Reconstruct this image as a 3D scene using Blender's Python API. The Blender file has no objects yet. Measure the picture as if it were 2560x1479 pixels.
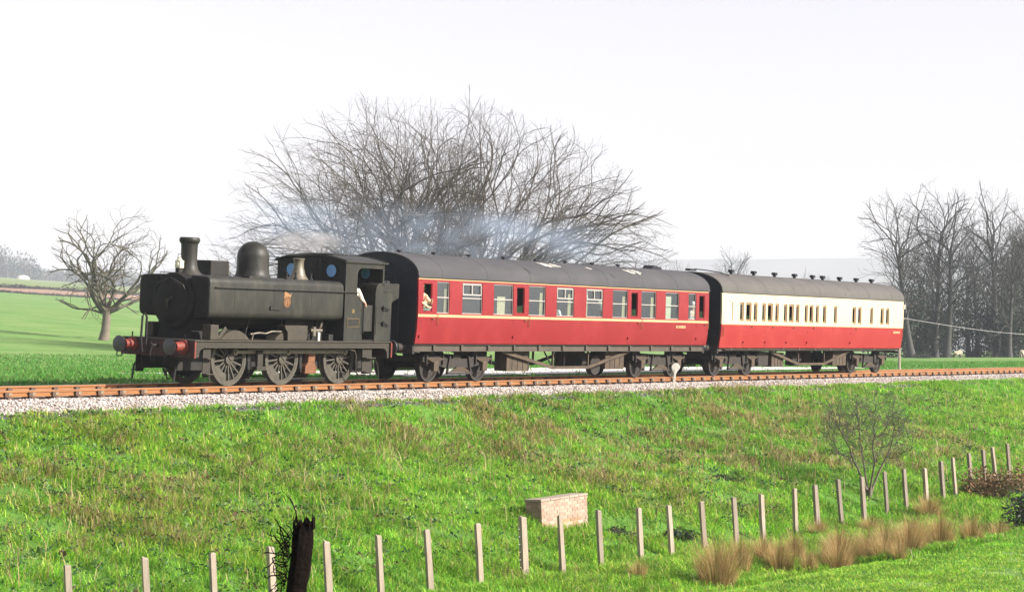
import bpy, bmesh, math, random
import numpy as np
from mathutils import Vector, Matrix
R = math.radians
random.seed(5); RNG = np.random.default_rng(11)
scn = bpy.context.scene
COL = scn.collection

# ------------------------------------------------------------------ camera, sky, sun, exposure
CAM = Vector((0, 0, .93)); YAW = R(56.84)
cam = bpy.data.cameras.new('camera'); cam.lens = 75.22; cam.sensor_width = 36; cam.clip_end = 6000; cam.clip_start = .1
camo = bpy.data.objects.new('camera', cam); COL.objects.link(camo)
camo.location = CAM; camo.rotation_euler = (R(90 + 1.462), 0, -YAW); scn.camera = camo

SUN_EL = R(29); SUN_DIR = Vector((.30, -.954, 0)).normalized()
wd = bpy.data.worlds.new('World'); scn.world = wd; wd.use_nodes = True
nt = wd.node_tree; bg = nt.nodes['Background']
sky = nt.nodes.new('ShaderNodeTexSky'); sky.sky_type = 'NISHITA'; sky.sun_disc = False
sky.sun_elevation = SUN_EL; sky.sun_rotation = math.atan2(SUN_DIR.x, SUN_DIR.y)
sky.air_density = 1.0; sky.dust_density = 1.0; sky.ozone_density = 1.0
hs = nt.nodes.new('ShaderNodeHueSaturation'); hs.inputs['Saturation'].default_value = .34; hs.inputs['Value'].default_value = .57
mlt = nt.nodes.new('ShaderNodeMix'); mlt.data_type = 'RGBA'; mlt.blend_type = 'MULTIPLY'; mlt.inputs[0].default_value = 1; mlt.inputs[7].default_value = (1.08, .965, .965, 1)
nt.links.new(sky.outputs[0], hs.inputs['Color']); nt.links.new(hs.outputs[0], mlt.inputs[6]); nt.links.new(mlt.outputs[2], bg.inputs['Color'])
bg.inputs['Strength'].default_value = .15
sun = bpy.data.lights.new('sun', 'SUN'); sun.energy = 4.8; sun.angle = R(.5); sun.color = (1, .93, .82)
suno = bpy.data.objects.new('sun', sun); COL.objects.link(suno)
sv = Vector((SUN_DIR.x * math.cos(SUN_EL), SUN_DIR.y * math.cos(SUN_EL), math.sin(SUN_EL)))
suno.rotation_euler = sv.to_track_quat('Z', 'Y').to_euler(); suno.location = sv * 50
scn.view_settings.view_transform = 'Standard'; scn.view_settings.look = 'None'
scn.view_settings.exposure = 1.3; scn.view_settings.gamma = 1
scn.render.engine = 'CYCLES'
cy = scn.cycles
cy.use_denoising = True; cy.max_bounces = 6; cy.diffuse_bounces = 3; cy.transparent_max_bounces = 16
cy.volume_bounces = 0; cy.volume_step_rate = 2; cy.volume_max_steps = 256; cy.use_adaptive_sampling = True; cy.adaptive_threshold = .02
cy.caustics_reflective = False; cy.caustics_refractive = False

# ------------------------------------------------------------------ helpers
def tag(o, label=None, cat=None, group=None, kind=None):
    if label: o['label'] = label
    if cat: o['category'] = cat
    if group: o['group'] = group
    if kind: o['kind'] = kind
    return o
def empty(name, loc=(0, 0, 0), rot=(0, 0, 0), scale=1.0):
    o = bpy.data.objects.new(name, None); COL.objects.link(o)
    o.location = loc; o.rotation_euler = rot; o.scale = (scale,) * 3; o.empty_display_size = .2
    return o
def link(name, me, parent=None, loc=None):
    o = bpy.data.objects.new(name, me); COL.objects.link(o)
    if parent is not None: o.parent = parent
    if loc is not None: o.location = loc
    return o
def copy_tree(o, parent=None):
    c = o.copy(); COL.objects.link(c); c.parent = parent
    for ch in o.children: copy_tree(ch, c)
    return c

MATS = {}
def mat(name, col, rough=.6, metal=0., col2=None, scale=6., bump=0., bscale=None, detail=6., contrast=1., spec=.5, stretch=None, third=None):
    m = bpy.data.materials.new(name); m.use_nodes = True
    t = m.node_tree; b = t.nodes['Principled BSDF']
    b.inputs['Roughness'].default_value = rough; b.inputs['Metallic'].default_value = metal
    b.inputs['Specular IOR Level'].default_value = spec
    b.inputs['Base Color'].default_value = (*col, 1)
    if col2 or bump:
        tc = t.nodes.new('ShaderNodeTexCoord'); vec = tc.outputs['Object']
        if stretch:
            mp = t.nodes.new('ShaderNodeMapping'); mp.inputs['Scale'].default_value = stretch
            t.links.new(vec, mp.inputs[0]); vec = mp.outputs[0]
    if col2:
        n = t.nodes.new('ShaderNodeTexNoise'); n.inputs['Scale'].default_value = scale; n.inputs['Detail'].default_value = detail
        n.inputs['Roughness'].default_value = .62
        t.links.new(vec, n.inputs['Vector'])
        r = t.nodes.new('ShaderNodeValToRGB')
        w = .25 / contrast
        r.color_ramp.elements[0].position = .5 - w; r.color_ramp.elements[1].position = .5 + w
        r.color_ramp.elements[0].color = (*col, 1); r.color_ramp.elements[1].color = (*col2, 1)
        if third:
            e = r.color_ramp.elements.new(.5); e.color = (*third, 1)
        t.links.new(n.outputs[0], r.inputs[0]); t.links.new(r.outputs[0], b.inputs['Base Color'])
    if bump:
        n2 = t.nodes.new('ShaderNodeTexNoise'); n2.inputs['Scale'].default_value = bscale or scale * 4; n2.inputs['Detail'].default_value = 5
        t.links.new(vec, n2.inputs['Vector'])
        bp = t.nodes.new('ShaderNodeBump'); bp.inputs['Strength'].default_value = 1; bp.inputs['Distance'].default_value = bump
        t.links.new(n2.outputs[0], bp.inputs['Height']); t.links.new(bp.outputs[0], b.inputs['Normal'])
    MATS[name] = m
    return m
def attr_mat(name, rough=.7, transl=.3, spec=.2):
    """colour from the mesh's own colour attribute, part translucent (leaves, blades)"""
    m = bpy.data.materials.new(name); m.use_nodes = True; t = m.node_tree
    b = t.nodes['Principled BSDF']; out = t.nodes['Material Output']
    a = t.nodes.new('ShaderNodeAttribute'); a.attribute_name = 'Col'
    b.inputs['Roughness'].default_value = rough; b.inputs['Specular IOR Level'].default_value = spec
    t.links.new(a.outputs['Color'], b.inputs['Base Color'])
    if transl:
        tr = t.nodes.new('ShaderNodeBsdfTranslucent'); t.links.new(a.outputs['Color'], tr.inputs['Color'])
        mx = t.nodes.new('ShaderNodeMixShader'); mx.inputs[0].default_value = transl
        t.links.new(b.outputs[0], mx.inputs[1]); t.links.new(tr.outputs[0], mx.inputs[2]); t.links.new(mx.outputs[0], out.inputs['Surface'])
    MATS[name] = m
    return m

class MB:
    """collects shapes, builds ONE mesh object"""
    def __init__(s): s.v = []; s.f = []
    def add(s, v, f):
        o = len(s.v); s.v += [tuple(p) for p in v]; s.f += [tuple(i + o for i in q) for q in f]; return s
    def box(s, x0, x1, y0, y1, z0, z1):
        return s.add([(x0, y0, z0), (x1, y0, z0), (x1, y1, z0), (x0, y1, z0), (x0, y0, z1), (x1, y0, z1), (x1, y1, z1), (x0, y1, z1)],
                     [(0, 3, 2, 1), (4, 5, 6, 7), (0, 1, 5, 4), (1, 2, 6, 5), (2, 3, 7, 6), (3, 0, 4, 7)])
    def lathe(s, prof, c, axis='z', n=20, a0=0., a1=None):
        """prof: (radius, height) list along axis from centre c"""
        full = a1 is None; a1 = 2 * math.pi if full else a1
        k = n if full else n + 1; v = []
        for r, h in prof:
            for i in range(k):
                a = a0 + (a1 - a0) * i / n
                p, q = r * math.cos(a), r * math.sin(a)
                v.append({'z': (c[0] + p, c[1] + q, c[2] + h), 'x': (c[0] + h, c[1] + p, c[2] + q), 'y': (c[0] + p, c[1] + h, c[2] + q)}[axis])
        f = []
        for j in range(len(prof) - 1):
            for i in range(n):
                i2 = (i + 1) % k
                f.append((j * k + i, j * k + i2, (j + 1) * k + i2, (j + 1) * k + i))
        if full and prof[0] != prof[-1]:
            if prof[0][0] > 1e-4: f.append(tuple(range(k))[::-1])
            if prof[-1][0] > 1e-4: f.append(tuple((len(prof) - 1) * k + i for i in range(k)))
        return s.add(v, f)
    def tube(s, pts, r, n=6):
        pts = [Vector(p) for p in pts]; rr = r if isinstance(r, (list, tuple)) else [r] * len(pts)
        v = []; f = []; m = len(pts)
        for i, p in enumerate(pts):
            d = (pts[min(i + 1, m - 1)] - pts[max(i - 1, 0)]).normalized()
            u = d.cross(Vector((0, 0, 1)) if abs(d.z) < .9 else Vector((1, 0, 0))).normalized(); w = d.cross(u)
            for k in range(n):
                a = 2 * math.pi * k / n; v.append(p + u * math.cos(a) * rr[i] + w * math.sin(a) * rr[i])
        for i in range(m - 1):
            for k in range(n):
                f.append((i * n + k, i * n + (k + 1) % n, (i + 1) * n + (k + 1) % n, (i + 1) * n + k))
        f.append(tuple(range(n))[::-1]); f.append(tuple((m - 1) * n + k for k in range(n)))
        return s.add(v, f)
    def bar(s, p, q, w, h):
        """rectangular bar between two points, w horizontal, h vertical-ish"""
        p = Vector(p); q = Vector(q); d = (q - p).normalized()
        u = d.cross(Vector((0, 0, 1)) if abs(d.z) < .95 else Vector((0, 1, 0))).normalized(); t = u.cross(d)
        v = [a + u * sx * w / 2 + t * sz * h / 2 for a in (p, q) for sx, sz in ((-1, -1), (1, -1), (1, 1), (-1, 1))]
        return s.add(v, [(3, 2, 1, 0), (4, 5, 6, 7), (0, 1, 5, 4), (1, 2, 6, 5), (2, 3, 7, 6), (3, 0, 4, 7)])
    def prism(s, poly, axis, a, b):
        n = len(poly)
        P = {'x': lambda p, t: (t, p[0], p[1]), 'y': lambda p, t: (p[0], t, p[1]), 'z': lambda p, t: (p[0], p[1], t)}[axis]
        v = [P(p, a) for p in poly] + [P(p, b) for p in poly]
        return s.add(v, [tuple(range(n)), tuple(range(2 * n - 1, n - 1, -1))] + [(i, i + n, (i + 1) % n + n, (i + 1) % n) for i in range(n)])
    def build(s, name, m, parent=None, smooth=0, bevel=0., loc=None):
        me = bpy.data.meshes.new(name); me.from_pydata(s.v, [], s.f)
        bm = bmesh.new(); bm.from_mesh(me); bmesh.ops.recalc_face_normals(bm, faces=bm.faces[:]); bm.to_mesh(me); bm.free()
        if smooth:
            for p in me.polygons: p.use_smooth = True
            me.set_sharp_from_angle(angle=R(smooth))
        me.materials.append(m if not isinstance(m, str) else MATS[m])
        o = link(name, me, parent, loc)
        if bevel:
            b = o.modifiers.new('bevel', 'BEVEL'); b.width = bevel; b.segments = 2; b.limit_method = 'ANGLE'; b.angle_limit = R(40)
        return o

def np_mesh(name, V, F, m, parent=None, col=None, smooth=False, loc=None):
    V = np.asarray(V, np.float32).reshape(-1, 3); F = np.asarray(F, np.int32)
    k = F.shape[1]; me = bpy.data.meshes.new(name)
    me.vertices.add(len(V)); me.vertices.foreach_set('co', V.ravel())
    me.loops.add(F.size); me.loops.foreach_set('vertex_index', F.ravel())
    me.polygons.add(len(F)); me.polygons.foreach_set('loop_start', np.arange(0, F.size, k, dtype=np.int32))
    if smooth: me.polygons.foreach_set('use_smooth', np.ones(len(F), bool))
    me.update(calc_edges=True)
    if col is not None:
        ca = me.color_attributes.new('Col', 'FLOAT_COLOR', 'POINT')
        c4 = np.ones((len(V), 4), np.float32); c4[:, :3] = np.asarray(col, np.float32).reshape(-1, 3)
        ca.data.foreach_set('color', c4.ravel())
    me.materials.append(MATS[m] if isinstance(m, str) else m)
    return link(name, me, parent, loc)

_perm = np.random.default_rng(3).random((64, 256, 256)).astype(np.float32)
def vnoise(x, y, scale, seed=0):
    x = np.asarray(x, float) / scale; y = np.asarray(y, float) / scale
    T = _perm[seed % 64]
    xi = np.floor(x).astype(int); yi = np.floor(y).astype(int); fx = x - xi; fy = y - yi
    fx = fx * fx * (3 - 2 * fx); fy = fy * fy * (3 - 2 * fy)
    g = lambda a, b: T[a & 255, b & 255]
    return (g(xi, yi) * (1 - fx) + g(xi + 1, yi) * fx) * (1 - fy) + (g(xi, yi + 1) * (1 - fx) + g(xi + 1, yi + 1) * fx) * fy
def fbm(x, y, scale, seed=0, o=3):
    t = 0; a = 1; n = 0
    for i in range(o):
        t = t + a * vnoise(x, y, scale / 2 ** i, seed + i); n += a; a *= .5
    return t / n
def sstep(a, b, x):
    t = np.clip((np.asarray(x, float) - a) / (b - a), 0, 1); return t * t * (3 - 2 * t)

# ------------------------------------------------------------------ terrain
TY = 37.9                       # track centre line
def toe(x): return np.interp(x, [15, 23, 45, 55, 67, 80, 110], [-3.65, -3.74, -3.97, -3.88, -3.38, -3.1, -2.95])
def hillside(x, y):
    w = -.347 * x + .938 * y
    f = lambda q: np.interp(q, [-3000, 0, 45, 62, 81, 130, 255, 296, 775, 1000, 5000], [.1, .1, .0, .6, 2., 6.0, 15.9, 20.3, 58.5, 66, 70])
    return (f(w - 14) + f(w - 7) + f(w) + f(w + 7) + f(w + 14)) / 5
HOLLOWS = ((45.0, 26.3, .9, .45), (46.6, 25.6, .7, .3), (55.8, 27.6, .8, .4), (53.8, 28.0, .6, .35), (52.0, 26.6, .6, .3), (30.5, 30.6, .5, .25), (35.2, 28.4, .45, .25), (27.6, 29.4, .5, .3))
def ground(x, y):
    x = np.asarray(x, float); y = np.asarray(y, float)
    z = -.75 - .65 * sstep(-2, 6, y)
    y0 = 7.5 - 2.5 * sstep(14, 21, x); t = sstep(0, 1, (y - y0) / 5.0); fld = -3.92 + .1 * (fbm(x, y, 6, 1) - .5)
    z = z * (1 - t) + fld * t
    z = z - .28 * np.exp(-((y - 21.4) / 1.1) ** 2)
    t = sstep(22, 24.3, y); z = z * (1 - t) + toe(x) * t
    u = np.clip((y - 24.6) / 10.0, 0, 1); bank = toe(x) + (-.52 - toe(x)) * (u + .05 * np.sin(2 * np.pi * u))
    bank = bank + sstep(25, 27, y) * (1 - sstep(33.2, 34.6, y)) * (.34 * (fbm(x, y, 2.6, 5, 3) - .5) + .5 * (fbm(x, y, 9, 9, 2) - .5))
    for hx, hy, hr, hd in HOLLOWS: bank = bank - hd * np.exp(-(((x - hx) / hr) ** 2 + ((y - hy) / (hr * .8)) ** 2) ** 1.5)
    t = (y > 24.6); z = np.where(t, bank, z)
    far = hillside(x, y) + (fbm(x, y, 40, 15, 2) - .5) * .9 * sstep(60, 160, y)
    t = sstep(40.3, 44.0, y); z = z * (1 - t) + far * t
    return z

gx = np.unique(np.concatenate([np.linspace(-400, 14, 40), np.arange(14, 112, .34), np.geomspace(112, 5000, 100)]))
gy = np.unique(np.concatenate([np.linspace(-80, 8, 24), np.arange(8, 37, .22), np.arange(37, 60, .6), np.geomspace(60, 5000, 100)]))
def sheet(name, xs, ys, zf, m, kind='structure'):
    X, Y = np.meshgrid(xs, ys); Z = zf(X, Y); nx, ny = len(xs), len(ys)
    i = np.arange(ny - 1)[:, None] * nx + np.arange(nx - 1)[None]
    F = np.stack([i, i + 1, i + nx + 1, i + nx], -1).reshape(-1, 4)
    o = np_mesh(name, np.stack([X, Y, Z], -1), F, m, smooth=True)
    if kind: o['kind'] = kind
    return o

# ground material: short turf and soil, colour from world position noise
mg = mat('turf', (.085, .19, .04), .9, col2=(.20, .27, .10), scale=.16, detail=14, bump=.16, bscale=1.6, spec=.1, contrast=1.3, third=(.13, .235, .062))
mat('soil', (.055, .12, .022), .95, col2=(.10, .22, .035), scale=1.2, bump=.03, bscale=9, spec=.1)
mat('plough', (.30, .20, .15), .95, col2=(.24, .16, .11), scale=.15, spec=.1)
mat('far_down', (.20, .20, .19), .95, col2=(.25, .25, .23), scale=.01, spec=.1)
mat('far_crop', (.14, .20, .07), .95, col2=(.18, .22, .09), scale=.05, spec=.1)
gnd = sheet('ground', gx, gy, ground, mg)
gnd.data.materials.append(MATS['soil'])
cy_ = gnd.data.polygons; cen = np.empty(len(cy_) * 3, np.float32); cy_.foreach_get('center', cen); cen = cen.reshape(-1, 3)
cy_.foreach_set('material_index', ((cen[:, 1] > 18.6) & (cen[:, 1] < 37.2) & (cen[:, 0] > 12) & (cen[:, 0] < 130)).astype(np.int32))

# far fields on the left-hand hillside (strips of their own colour between the hedges)
def wcoord(a, w):      # a: along the hedge direction, w: up the hillside
    return a * .938 + (-w) * .347 / 1.0002 * 1.0, a * .347 + w * .938
def strip(name, w0, w1, a0, a1, m, dz=.25):
    A = np.linspace(a0, a1, 90); Wv = np.linspace(w0, w1, 14)
    AA, WW = np.meshgrid(A, Wv); X, Y = wcoord(AA, WW + 4 * np.sin(AA / 60)); Z = ground(X, Y) + dz
    i = np.arange(13)[:, None] * 90 + np.arange(89)[None]
    o = np_mesh(name, np.stack([X, Y, Z], -1), np.stack([i, i + 1, i + 91, i + 90], -1).reshape(-1, 4), m, smooth=True); o['kind'] = 'structure'
strip('ploughed_field', 257, 294, 250, 900, 'plough')
strip('far_field', 298, 773, 350, 2300, 'far_crop', .8)

# distant ridge on the right
def ridge():
    a = np.linspace(-2000, 2000, 80); b = np.linspace(-900, 900, 24); A, B = np.meshgrid(a, b)
    h = 143 * np.exp(-(B / 420) ** 2) * (.93 + .14 * fbm(A, B, 600, 21)) * sstep(-2000, -500, A) * (1 - .5 * sstep(900, 2000, A))
    c0 = np.array([2930., 1500.]); r = np.array([.547, -.837]); d = np.array([.837, .547])
    X = c0[0] + r[0] * A + d[0] * B; Y = c0[1] + r[1] * A + d[1] * B
    i = np.arange(23)[:, None] * 80 + np.arange(79)[None]
    o = np_mesh('hill', np.stack([X, Y, hillside(X, Y) * 0 + h + 2 - .0], -1), np.stack([i, i + 1, i + 81, i + 80], -1).reshape(-1, 4), 'far_down', smooth=True); o['kind'] = 'structure'
ridge()

# ------------------------------------------------------------------ railway formation
ROLL = R(2.8)
def yroll(y, z): # track-frame (lateral, height) to world
    return TY + y * math.cos(ROLL) - z * math.sin(ROLL), .7175 * math.sin(ROLL) + y * math.sin(ROLL) + z * math.cos(ROLL)
TRACK_LOC = (0, TY, .7175 * math.sin(ROLL))
mat('ballast_base', (.32, .28, .26), .95, col2=(.17, .155, .145), scale=14, bump=.02, bscale=30, spec=.1, contrast=1.5)
mat('ash', (.05, .05, .056), .95, col2=(.12, .115, .115), scale=5, bump=.015, bscale=25, spec=.1, contrast=1.4)
mat('pale_gravel', (.62, .6, .58), .95, col2=(.5, .48, .46), scale=2, bump=.01, bscale=30, spec=.1)
xs = np.arange(-20, 240, .5)
def bed_z(X, Y):
    y = Y
    core = np.array([yroll(t, -.215)[1] for t in (-1.75, 1.75)])
    zc = np.interp(y, [TY - 1.75, TY + 1.75], core)
    near = np.interp(y, [35.3, 36.15], [-.56, core[0]])
    far_ = np.interp(y, [TY + 1.75, 41.2], [core[1], -.15])
    z = np.where(y < TY - 1.75, near, np.where(y > TY + 1.75, far_, zc))
    return z + .03 * (vnoise(X, Y, .35, 31) - .5)
bed = sheet('ballast_bed', xs, np.array([35.3, 35.4, 35.5, 35.6, 35.7, 35.9, 36.15, 36.4, 36.7, 37, 37.4, 37.9, 38.4, 38.8, 39.2, 39.65, 40.1, 40.7, 41.2]), bed_z, 'ballast_base')
cess = sheet('cess_path', np.arange(0, 130, .35), np.arange(34.3, 35.75, .12), lambda X, Y: np.maximum(ground(X, Y), -.54) + .02 + .03 * (vnoise(X, Y, .25, 33) - .5) - .25 * (1 - sstep(0, .28, Y - 34.3)), 'ash')
sheet('gravel_lane', np.arange(60, 99, .8), np.arange(43.4, 57.5, .5), lambda X, Y: ground(X, Y) + .03, 'pale_gravel')

def stones():
    n = 42000
    x = RNG.uniform(22, 112, n); y = 35.42 + 1.5 * RNG.random(n) ** 1.05
    y = np.where(RNG.random(n) < .16, RNG.uniform(34.5, 35.5, n), y)
    keep = RNG.random(n) < np.where(x > 70, .55, 1.); x = x[keep]; y = y[keep]; n = len(x)
    z = np.where(y < 35.38, np.maximum(ground(x, y), -.54) + .035, bed_z(x, y) + .012)
    r = RNG.uniform(.018, .042, n)
    oct_ = np.array([(1, 0, 0), (-1, 0, 0), (0, 1, 0), (0, -1, 0), (0, 0, 1), (0, 0, -1)], float)
    J = 1 + .5 * (RNG.random((n, 6, 1)) - .5)
    V = oct_[None] * J * r[:, None, None]
    a = RNG.uniform(0, 6.28, n); ca, sa = np.cos(a)[:, None], np.sin(a)[:, None]
    V = np.stack([V[..., 0] * ca - V[..., 1] * sa, V[..., 0] * sa + V[..., 1] * ca, V[..., 2] * .8 + V[..., 0] * .3], -1)
    V += np.stack([x, y, z], -1)[:, None]
    f = np.array([(0, 2, 4), (2, 1, 4), (1, 3, 4), (3, 0, 4), (2, 0, 5), (1, 2, 5), (3, 1, 5), (0, 3, 5)])
    F = (f[None] + (np.arange(n) * 6)[:, None, None]).reshape(-1, 3)
    k = RNG.random(n)
    c = np.where(k[:, None] < .7, np.array([.50, .46, .44]), np.where(k[:, None] < .87, np.array([.38, .31, .28]), np.array([.13, .125, .125]))) * RNG.uniform(.75, 1.1, (n, 1))
    c = np.where((y < 35.4)[:, None] & (RNG.random((n, 1)) < .75), np.array([.10, .098, .10]) * RNG.uniform(.6, 1.6, (n, 1)), c)
    o = np_mesh('ballast_stones', V, F, 'stone_col', col=np.repeat(c, 6, 0))
    tag(o, 'pale crushed stone ballast along the near shoulder of the track', 'ballast', kind='stuff')
attr_mat('stone_col', .9, 0, .1)
stones()

# track: rails, sleepers, chairs
mat('rust', (.20, .078, .024), .8, col2=(.11, .045, .017), scale=3, stretch=(.3, 1, 4), bump=.003, bscale=40, third=(.25, .105, .033))
mat('rail_head', (.42, .34, .28), .35, .8)
mat('sleeper_wood', (.11, .075, .05), .9, col2=(.2, .15, .11), scale=4, bump=.006, bscale=30, stretch=(3, .6, 1))
mat('key_wood', (.22, .165, .11), .9, col2=(.13, .1, .07), scale=9)
mat('chair_iron', (.045, .028, .02), .8, col2=(.10, .055, .035), scale=20)
trk = empty('railway_track', TRACK_LOC, (ROLL, 0, 0))
tag(trk, 'rusty bullhead railway track on pale ballast along the embankment top', 'railway track')
RX0, RX1 = -15, 235
def rail(yc):
    m = MB(); pr = [(-.035, 0), (.035, 0), (.035, -.045), (.012, -.055), (.012, -.105), (.035, -.115), (.035, -.145), (-.035, -.145), (-.035, -.115), (-.012, -.105), (-.012, -.055), (-.035, -.045)]
    m.prism([(yc + a, b - .003) for a, b in pr], 'x', RX0, RX1)
    o = m.build('rail', 'rust', trk)
    MB().box(RX0, RX1, yc - .031, yc + .031, -.004, .0005).build('rail_head', 'rail_head', o)
    return o
rail(-.7525); rail(.7525)
slp = None
for i in range(150):
    x = 17 + i * .762
    if slp is None:
        slp = MB().box(-.125, .125, -1.3, 1.3, -.32, -.19).build('sleeper', 'sleeper_wood', trk, bevel=.012)
        c = MB()
        c.prism([(-.19, -.19), (.19, -.19), (.16, -.155), (.085, -.15), (.075, -.04), (.037, -.04), (.037, -.15), (-.037, -.15), (-.037, -.04), (-.075, -.04), (-.085, -.15), (-.16, -.155)], 'x', -.07, .07)
        chair_me = c.build('rail_chair', 'chair_iron', trk).data
        key_me = MB().box(.02, .13, -.085, -.037, -.12, -.05).build('key', 'key_wood', trk).data
        for o in list(trk.children):
            if o.name.startswith(('rail_chair', 'key')): bpy.data.objects.remove(o)
        o = slp
    else:
        o = slp.copy(); COL.objects.link(o)
    o.parent = trk; o.location = (x + random.uniform(-.02, .02), random.uniform(-.04, .04), random.uniform(-.004, .002)); o.rotation_euler = (0, 0, random.uniform(-.012, .012))
    for yc in (-.7525, .7525):
        if yc > 0 and i > 60: continue
        link('rail_chair', chair_me, trk, (x, yc, 0))
        if yc < 0: link('key', key_me, trk, (x + random.uniform(-.015, .015), yc, 0))
for sx in (58.4, 76.7):
    fp = MB().box(sx - .23, sx + .23, -.80, -.787, -.115, -.05)
    for q in (-.16, -.05, .05, .16): fp.lathe([(.02, -.03), (.02, 0)], (sx + q, -.80, -.08), 'y', 6)
    fp.build('fishplate', 'rail_head', trk)

# ------------------------------------------------------------------ locomotive
mat('loco_black', (.014, .014, .012), .5, col2=(.046, .041, .032), scale=2.0, bump=.004, bscale=9, stretch=(1.6, 1.6, .6), third=(.022, .022, .019), spec=.28)
mat('loco_dark', (.012, .012, .013), .65, col2=(.026, .024, .022), scale=5, spec=.25)
mat('smokebox_and_shade_black', (.010, .009, .010), .75, col2=(.018, .016, .016), scale=4, bump=.003, bscale=20, spec=.2)
mat('dusty_frame', (.046, .036, .022), .75, col2=(.020, .017, .013), scale=4, bump=.002, bscale=30)
mat('wheel_grey', (.07, .062, .045), .6, col2=(.03, .027, .022), scale=6)
mat('steel', (.22, .20, .17), .45, .5, col2=(.12, .10, .08), scale=8)
mat('beam_dirt_shade', (.05, .012, .010), .7, col2=(.025, .012, .012), scale=5)
mat('beam_red', (.24, .030, .016), .6, col2=(.07, .014, .011), scale=5)
mat('buffer_steel', (.06, .06, .07), .4, .5)
mat('brass', (.16, .11, .045), .5, .5)
mat('dirty_dark', (.015, .013, .010), .8, col2=(.030, .024, .016), scale=6)
mat('crest_tan', (.20, .085, .035), .6, col2=(.26, .14, .06), scale=30)
mat('white_paint', (.62, .6, .55), .5)
mat('lamp_white', (.6, .56, .46), .5, col2=(.5, .45, .35), scale=12)
mat('frosted_lens', (.6, .58, .5), .3)
mat('coal', (.012, .012, .013), .45, bump=.05, bscale=9)
mat('orange_iron', (.20, .075, .025), .75, col2=(.07, .03, .015), scale=9)
mat('pane_blue', (.12, .30, .62), .2, spec=.5)  # blue sky reflection put into the base colour
mat('bonnet', (.17, .15, .11), .45, .2, col2=(.12, .105, .08), scale=6)

LX = 41.24
loco = empty('steam_locomotive', (LX, TY, TRACK_LOC[2]), (ROLL, 0, 0))
tag(loco, 'grimy black six-wheeled pannier tank steam locomotive at the head of the train', 'locomotive')
# frames and running plate
MB().box(.06, 8.35, -.64, -.60, .42, 1.18).box(.06, 8.35, .60, .64, .42, 1.18).box(.5, .55, -.6, .6, .5, 1.15).box(3.0, 3.05, -.6, .6, .45, 1.15).box(5.3, 5.35, -.6, .6, .45, 1.15).box(7.8, 7.85, -.6, .6, .45, 1.15).build('frame', 'loco_dark', loco)
MB().box(-.01, 8.42, -1.26, 1.26, 1.185, 1.22).build('running_plate', 'dusty_frame', loco, bevel=.006)
for s in (-1, 1):
    v = MB()
    # valance with curved ends dropping towards the beams
    top = 1.184; pts = [(.06, top), (8.35, top), (8.35, .74), (8.27, .74)]
    pts += [(8.27 - .22 + .22 * math.cos(a), .82 + .20 * math.sin(a)) for a in np.linspace(0, math.pi / 2, 6)]
    pts += [(.20 + .22 - .22 * math.sin(a) , .86 + .16 * math.cos(a)) for a in np.linspace(0, math.pi / 2, 6)]
    pts += [(.20, .78), (.06, .78)]
    v.prism(pts, 'y', s * 1.20, s * 1.225)
    va = v.build('valance', 'dirty_dark', loco)
    MB().box(.4, 8.2, s * 1.2245, s * 1.245, 1.025, 1.05).build('angle_iron', 'dusty_frame', va)
for x, sx in ((0, -1), (8.41, 1)):
    b = MB().box(x - .025, x + .025, -1.255, 1.255, .76, 1.178).build('buffer_beam', 'beam_dirt_shade', loco, bevel=.004)  # beam face: dirt and its shade both put into the colour; ends stay red
    for s_ in (-1, 1): MB().box(x - .028, x + .028, s_ * 1.255, s_ * 1.275, .76, 1.178).build('beam_end', 'beam_red', b)
    for y in (-.87, .87):
        bf = MB().lathe([(.19, 0), (.19, .03), (.13, .05), (.115, .33), (.12, .33)] if sx > 0 else [(.19, 0), (.19, -.03), (.13, -.05), (.115, -.33), (.12, -.33)], (x + sx * .026, y, 1.04), 'x', 16).build('buffer', 'beam_red', loco, smooth=40)
        MB().lathe([(.065, .28 * sx), (.065, .47 * sx), (.2, .49 * sx), (.215, .515 * sx), (.17, .53 * sx), (0, .54 * sx)], (x + sx * .026, y, 1.04), 'x', 20).build('buffer_head', 'buffer_steel', bf, smooth=50)
    hk = MB().tube([(x, 0, 1.04), (x + sx * .22, 0, 1.04), (x + sx * .3, 0, 1.1), (x + sx * .26, 0, 1.16)], .035).build('coupling_hook', 'loco_dark', loco)
    MB().tube([(x + sx * .22, 0, 1.04), (x + sx * .27, .03, .85), (x + sx * .2, .03, .62), (x + sx * .16, -.03, .62), (x + sx * .2, -.04, .85)], .02).build('coupling_link', 'loco_dark', hk)
    MB().tube([(x + sx * .04, .35, .8), (x + sx * .09, .35, 1.0), (x + sx * .09, .35, 1.75 if sx < 0 else 1.5), (x + sx * .16, .35, 1.85 if sx < 0 else 1.6), (x + sx * .25, .35, 1.78 if sx < 0 else 1.53), (x + sx * .27, .36, 1.2), (x + sx * .2, .37, .85)], .03, 8).build('vacuum_pipe', 'loco_dark', loco, smooth=60)
    MB().tube([(x + sx * .05, -.4, .8), (x + sx * .2, -.42, .7), (x + sx * .25, -.44, .45), (x + sx * .15, -.44, .3)], .035, 8).build('heating_pipe', 'loco_dark', loco, smooth=60)
    for y in (-.72, .72):
        MB().tube([(x + sx * -.1, y, .75), (x + sx * .1, y, .5), (x + sx * .16, y, .14)], .03, 5).build('guard_iron', 'loco_dark', loco)
        MB().box(x + sx * .01, x + sx * .02, y * 1.25 - .02, y * 1.25 + .02, 1.18, 1.36).build('lamp_iron', 'loco_dark', loco)
    st = MB().tube([(x + sx * .02, .98, 1.0), (x + sx * .3, 1.0, .72), (x + sx * .46, 1.0, .72), (x + sx * .46, 1.0, .85)], .018, 5)
    st.build('coupling_pole_hook', 'loco_dark', loco)
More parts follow.
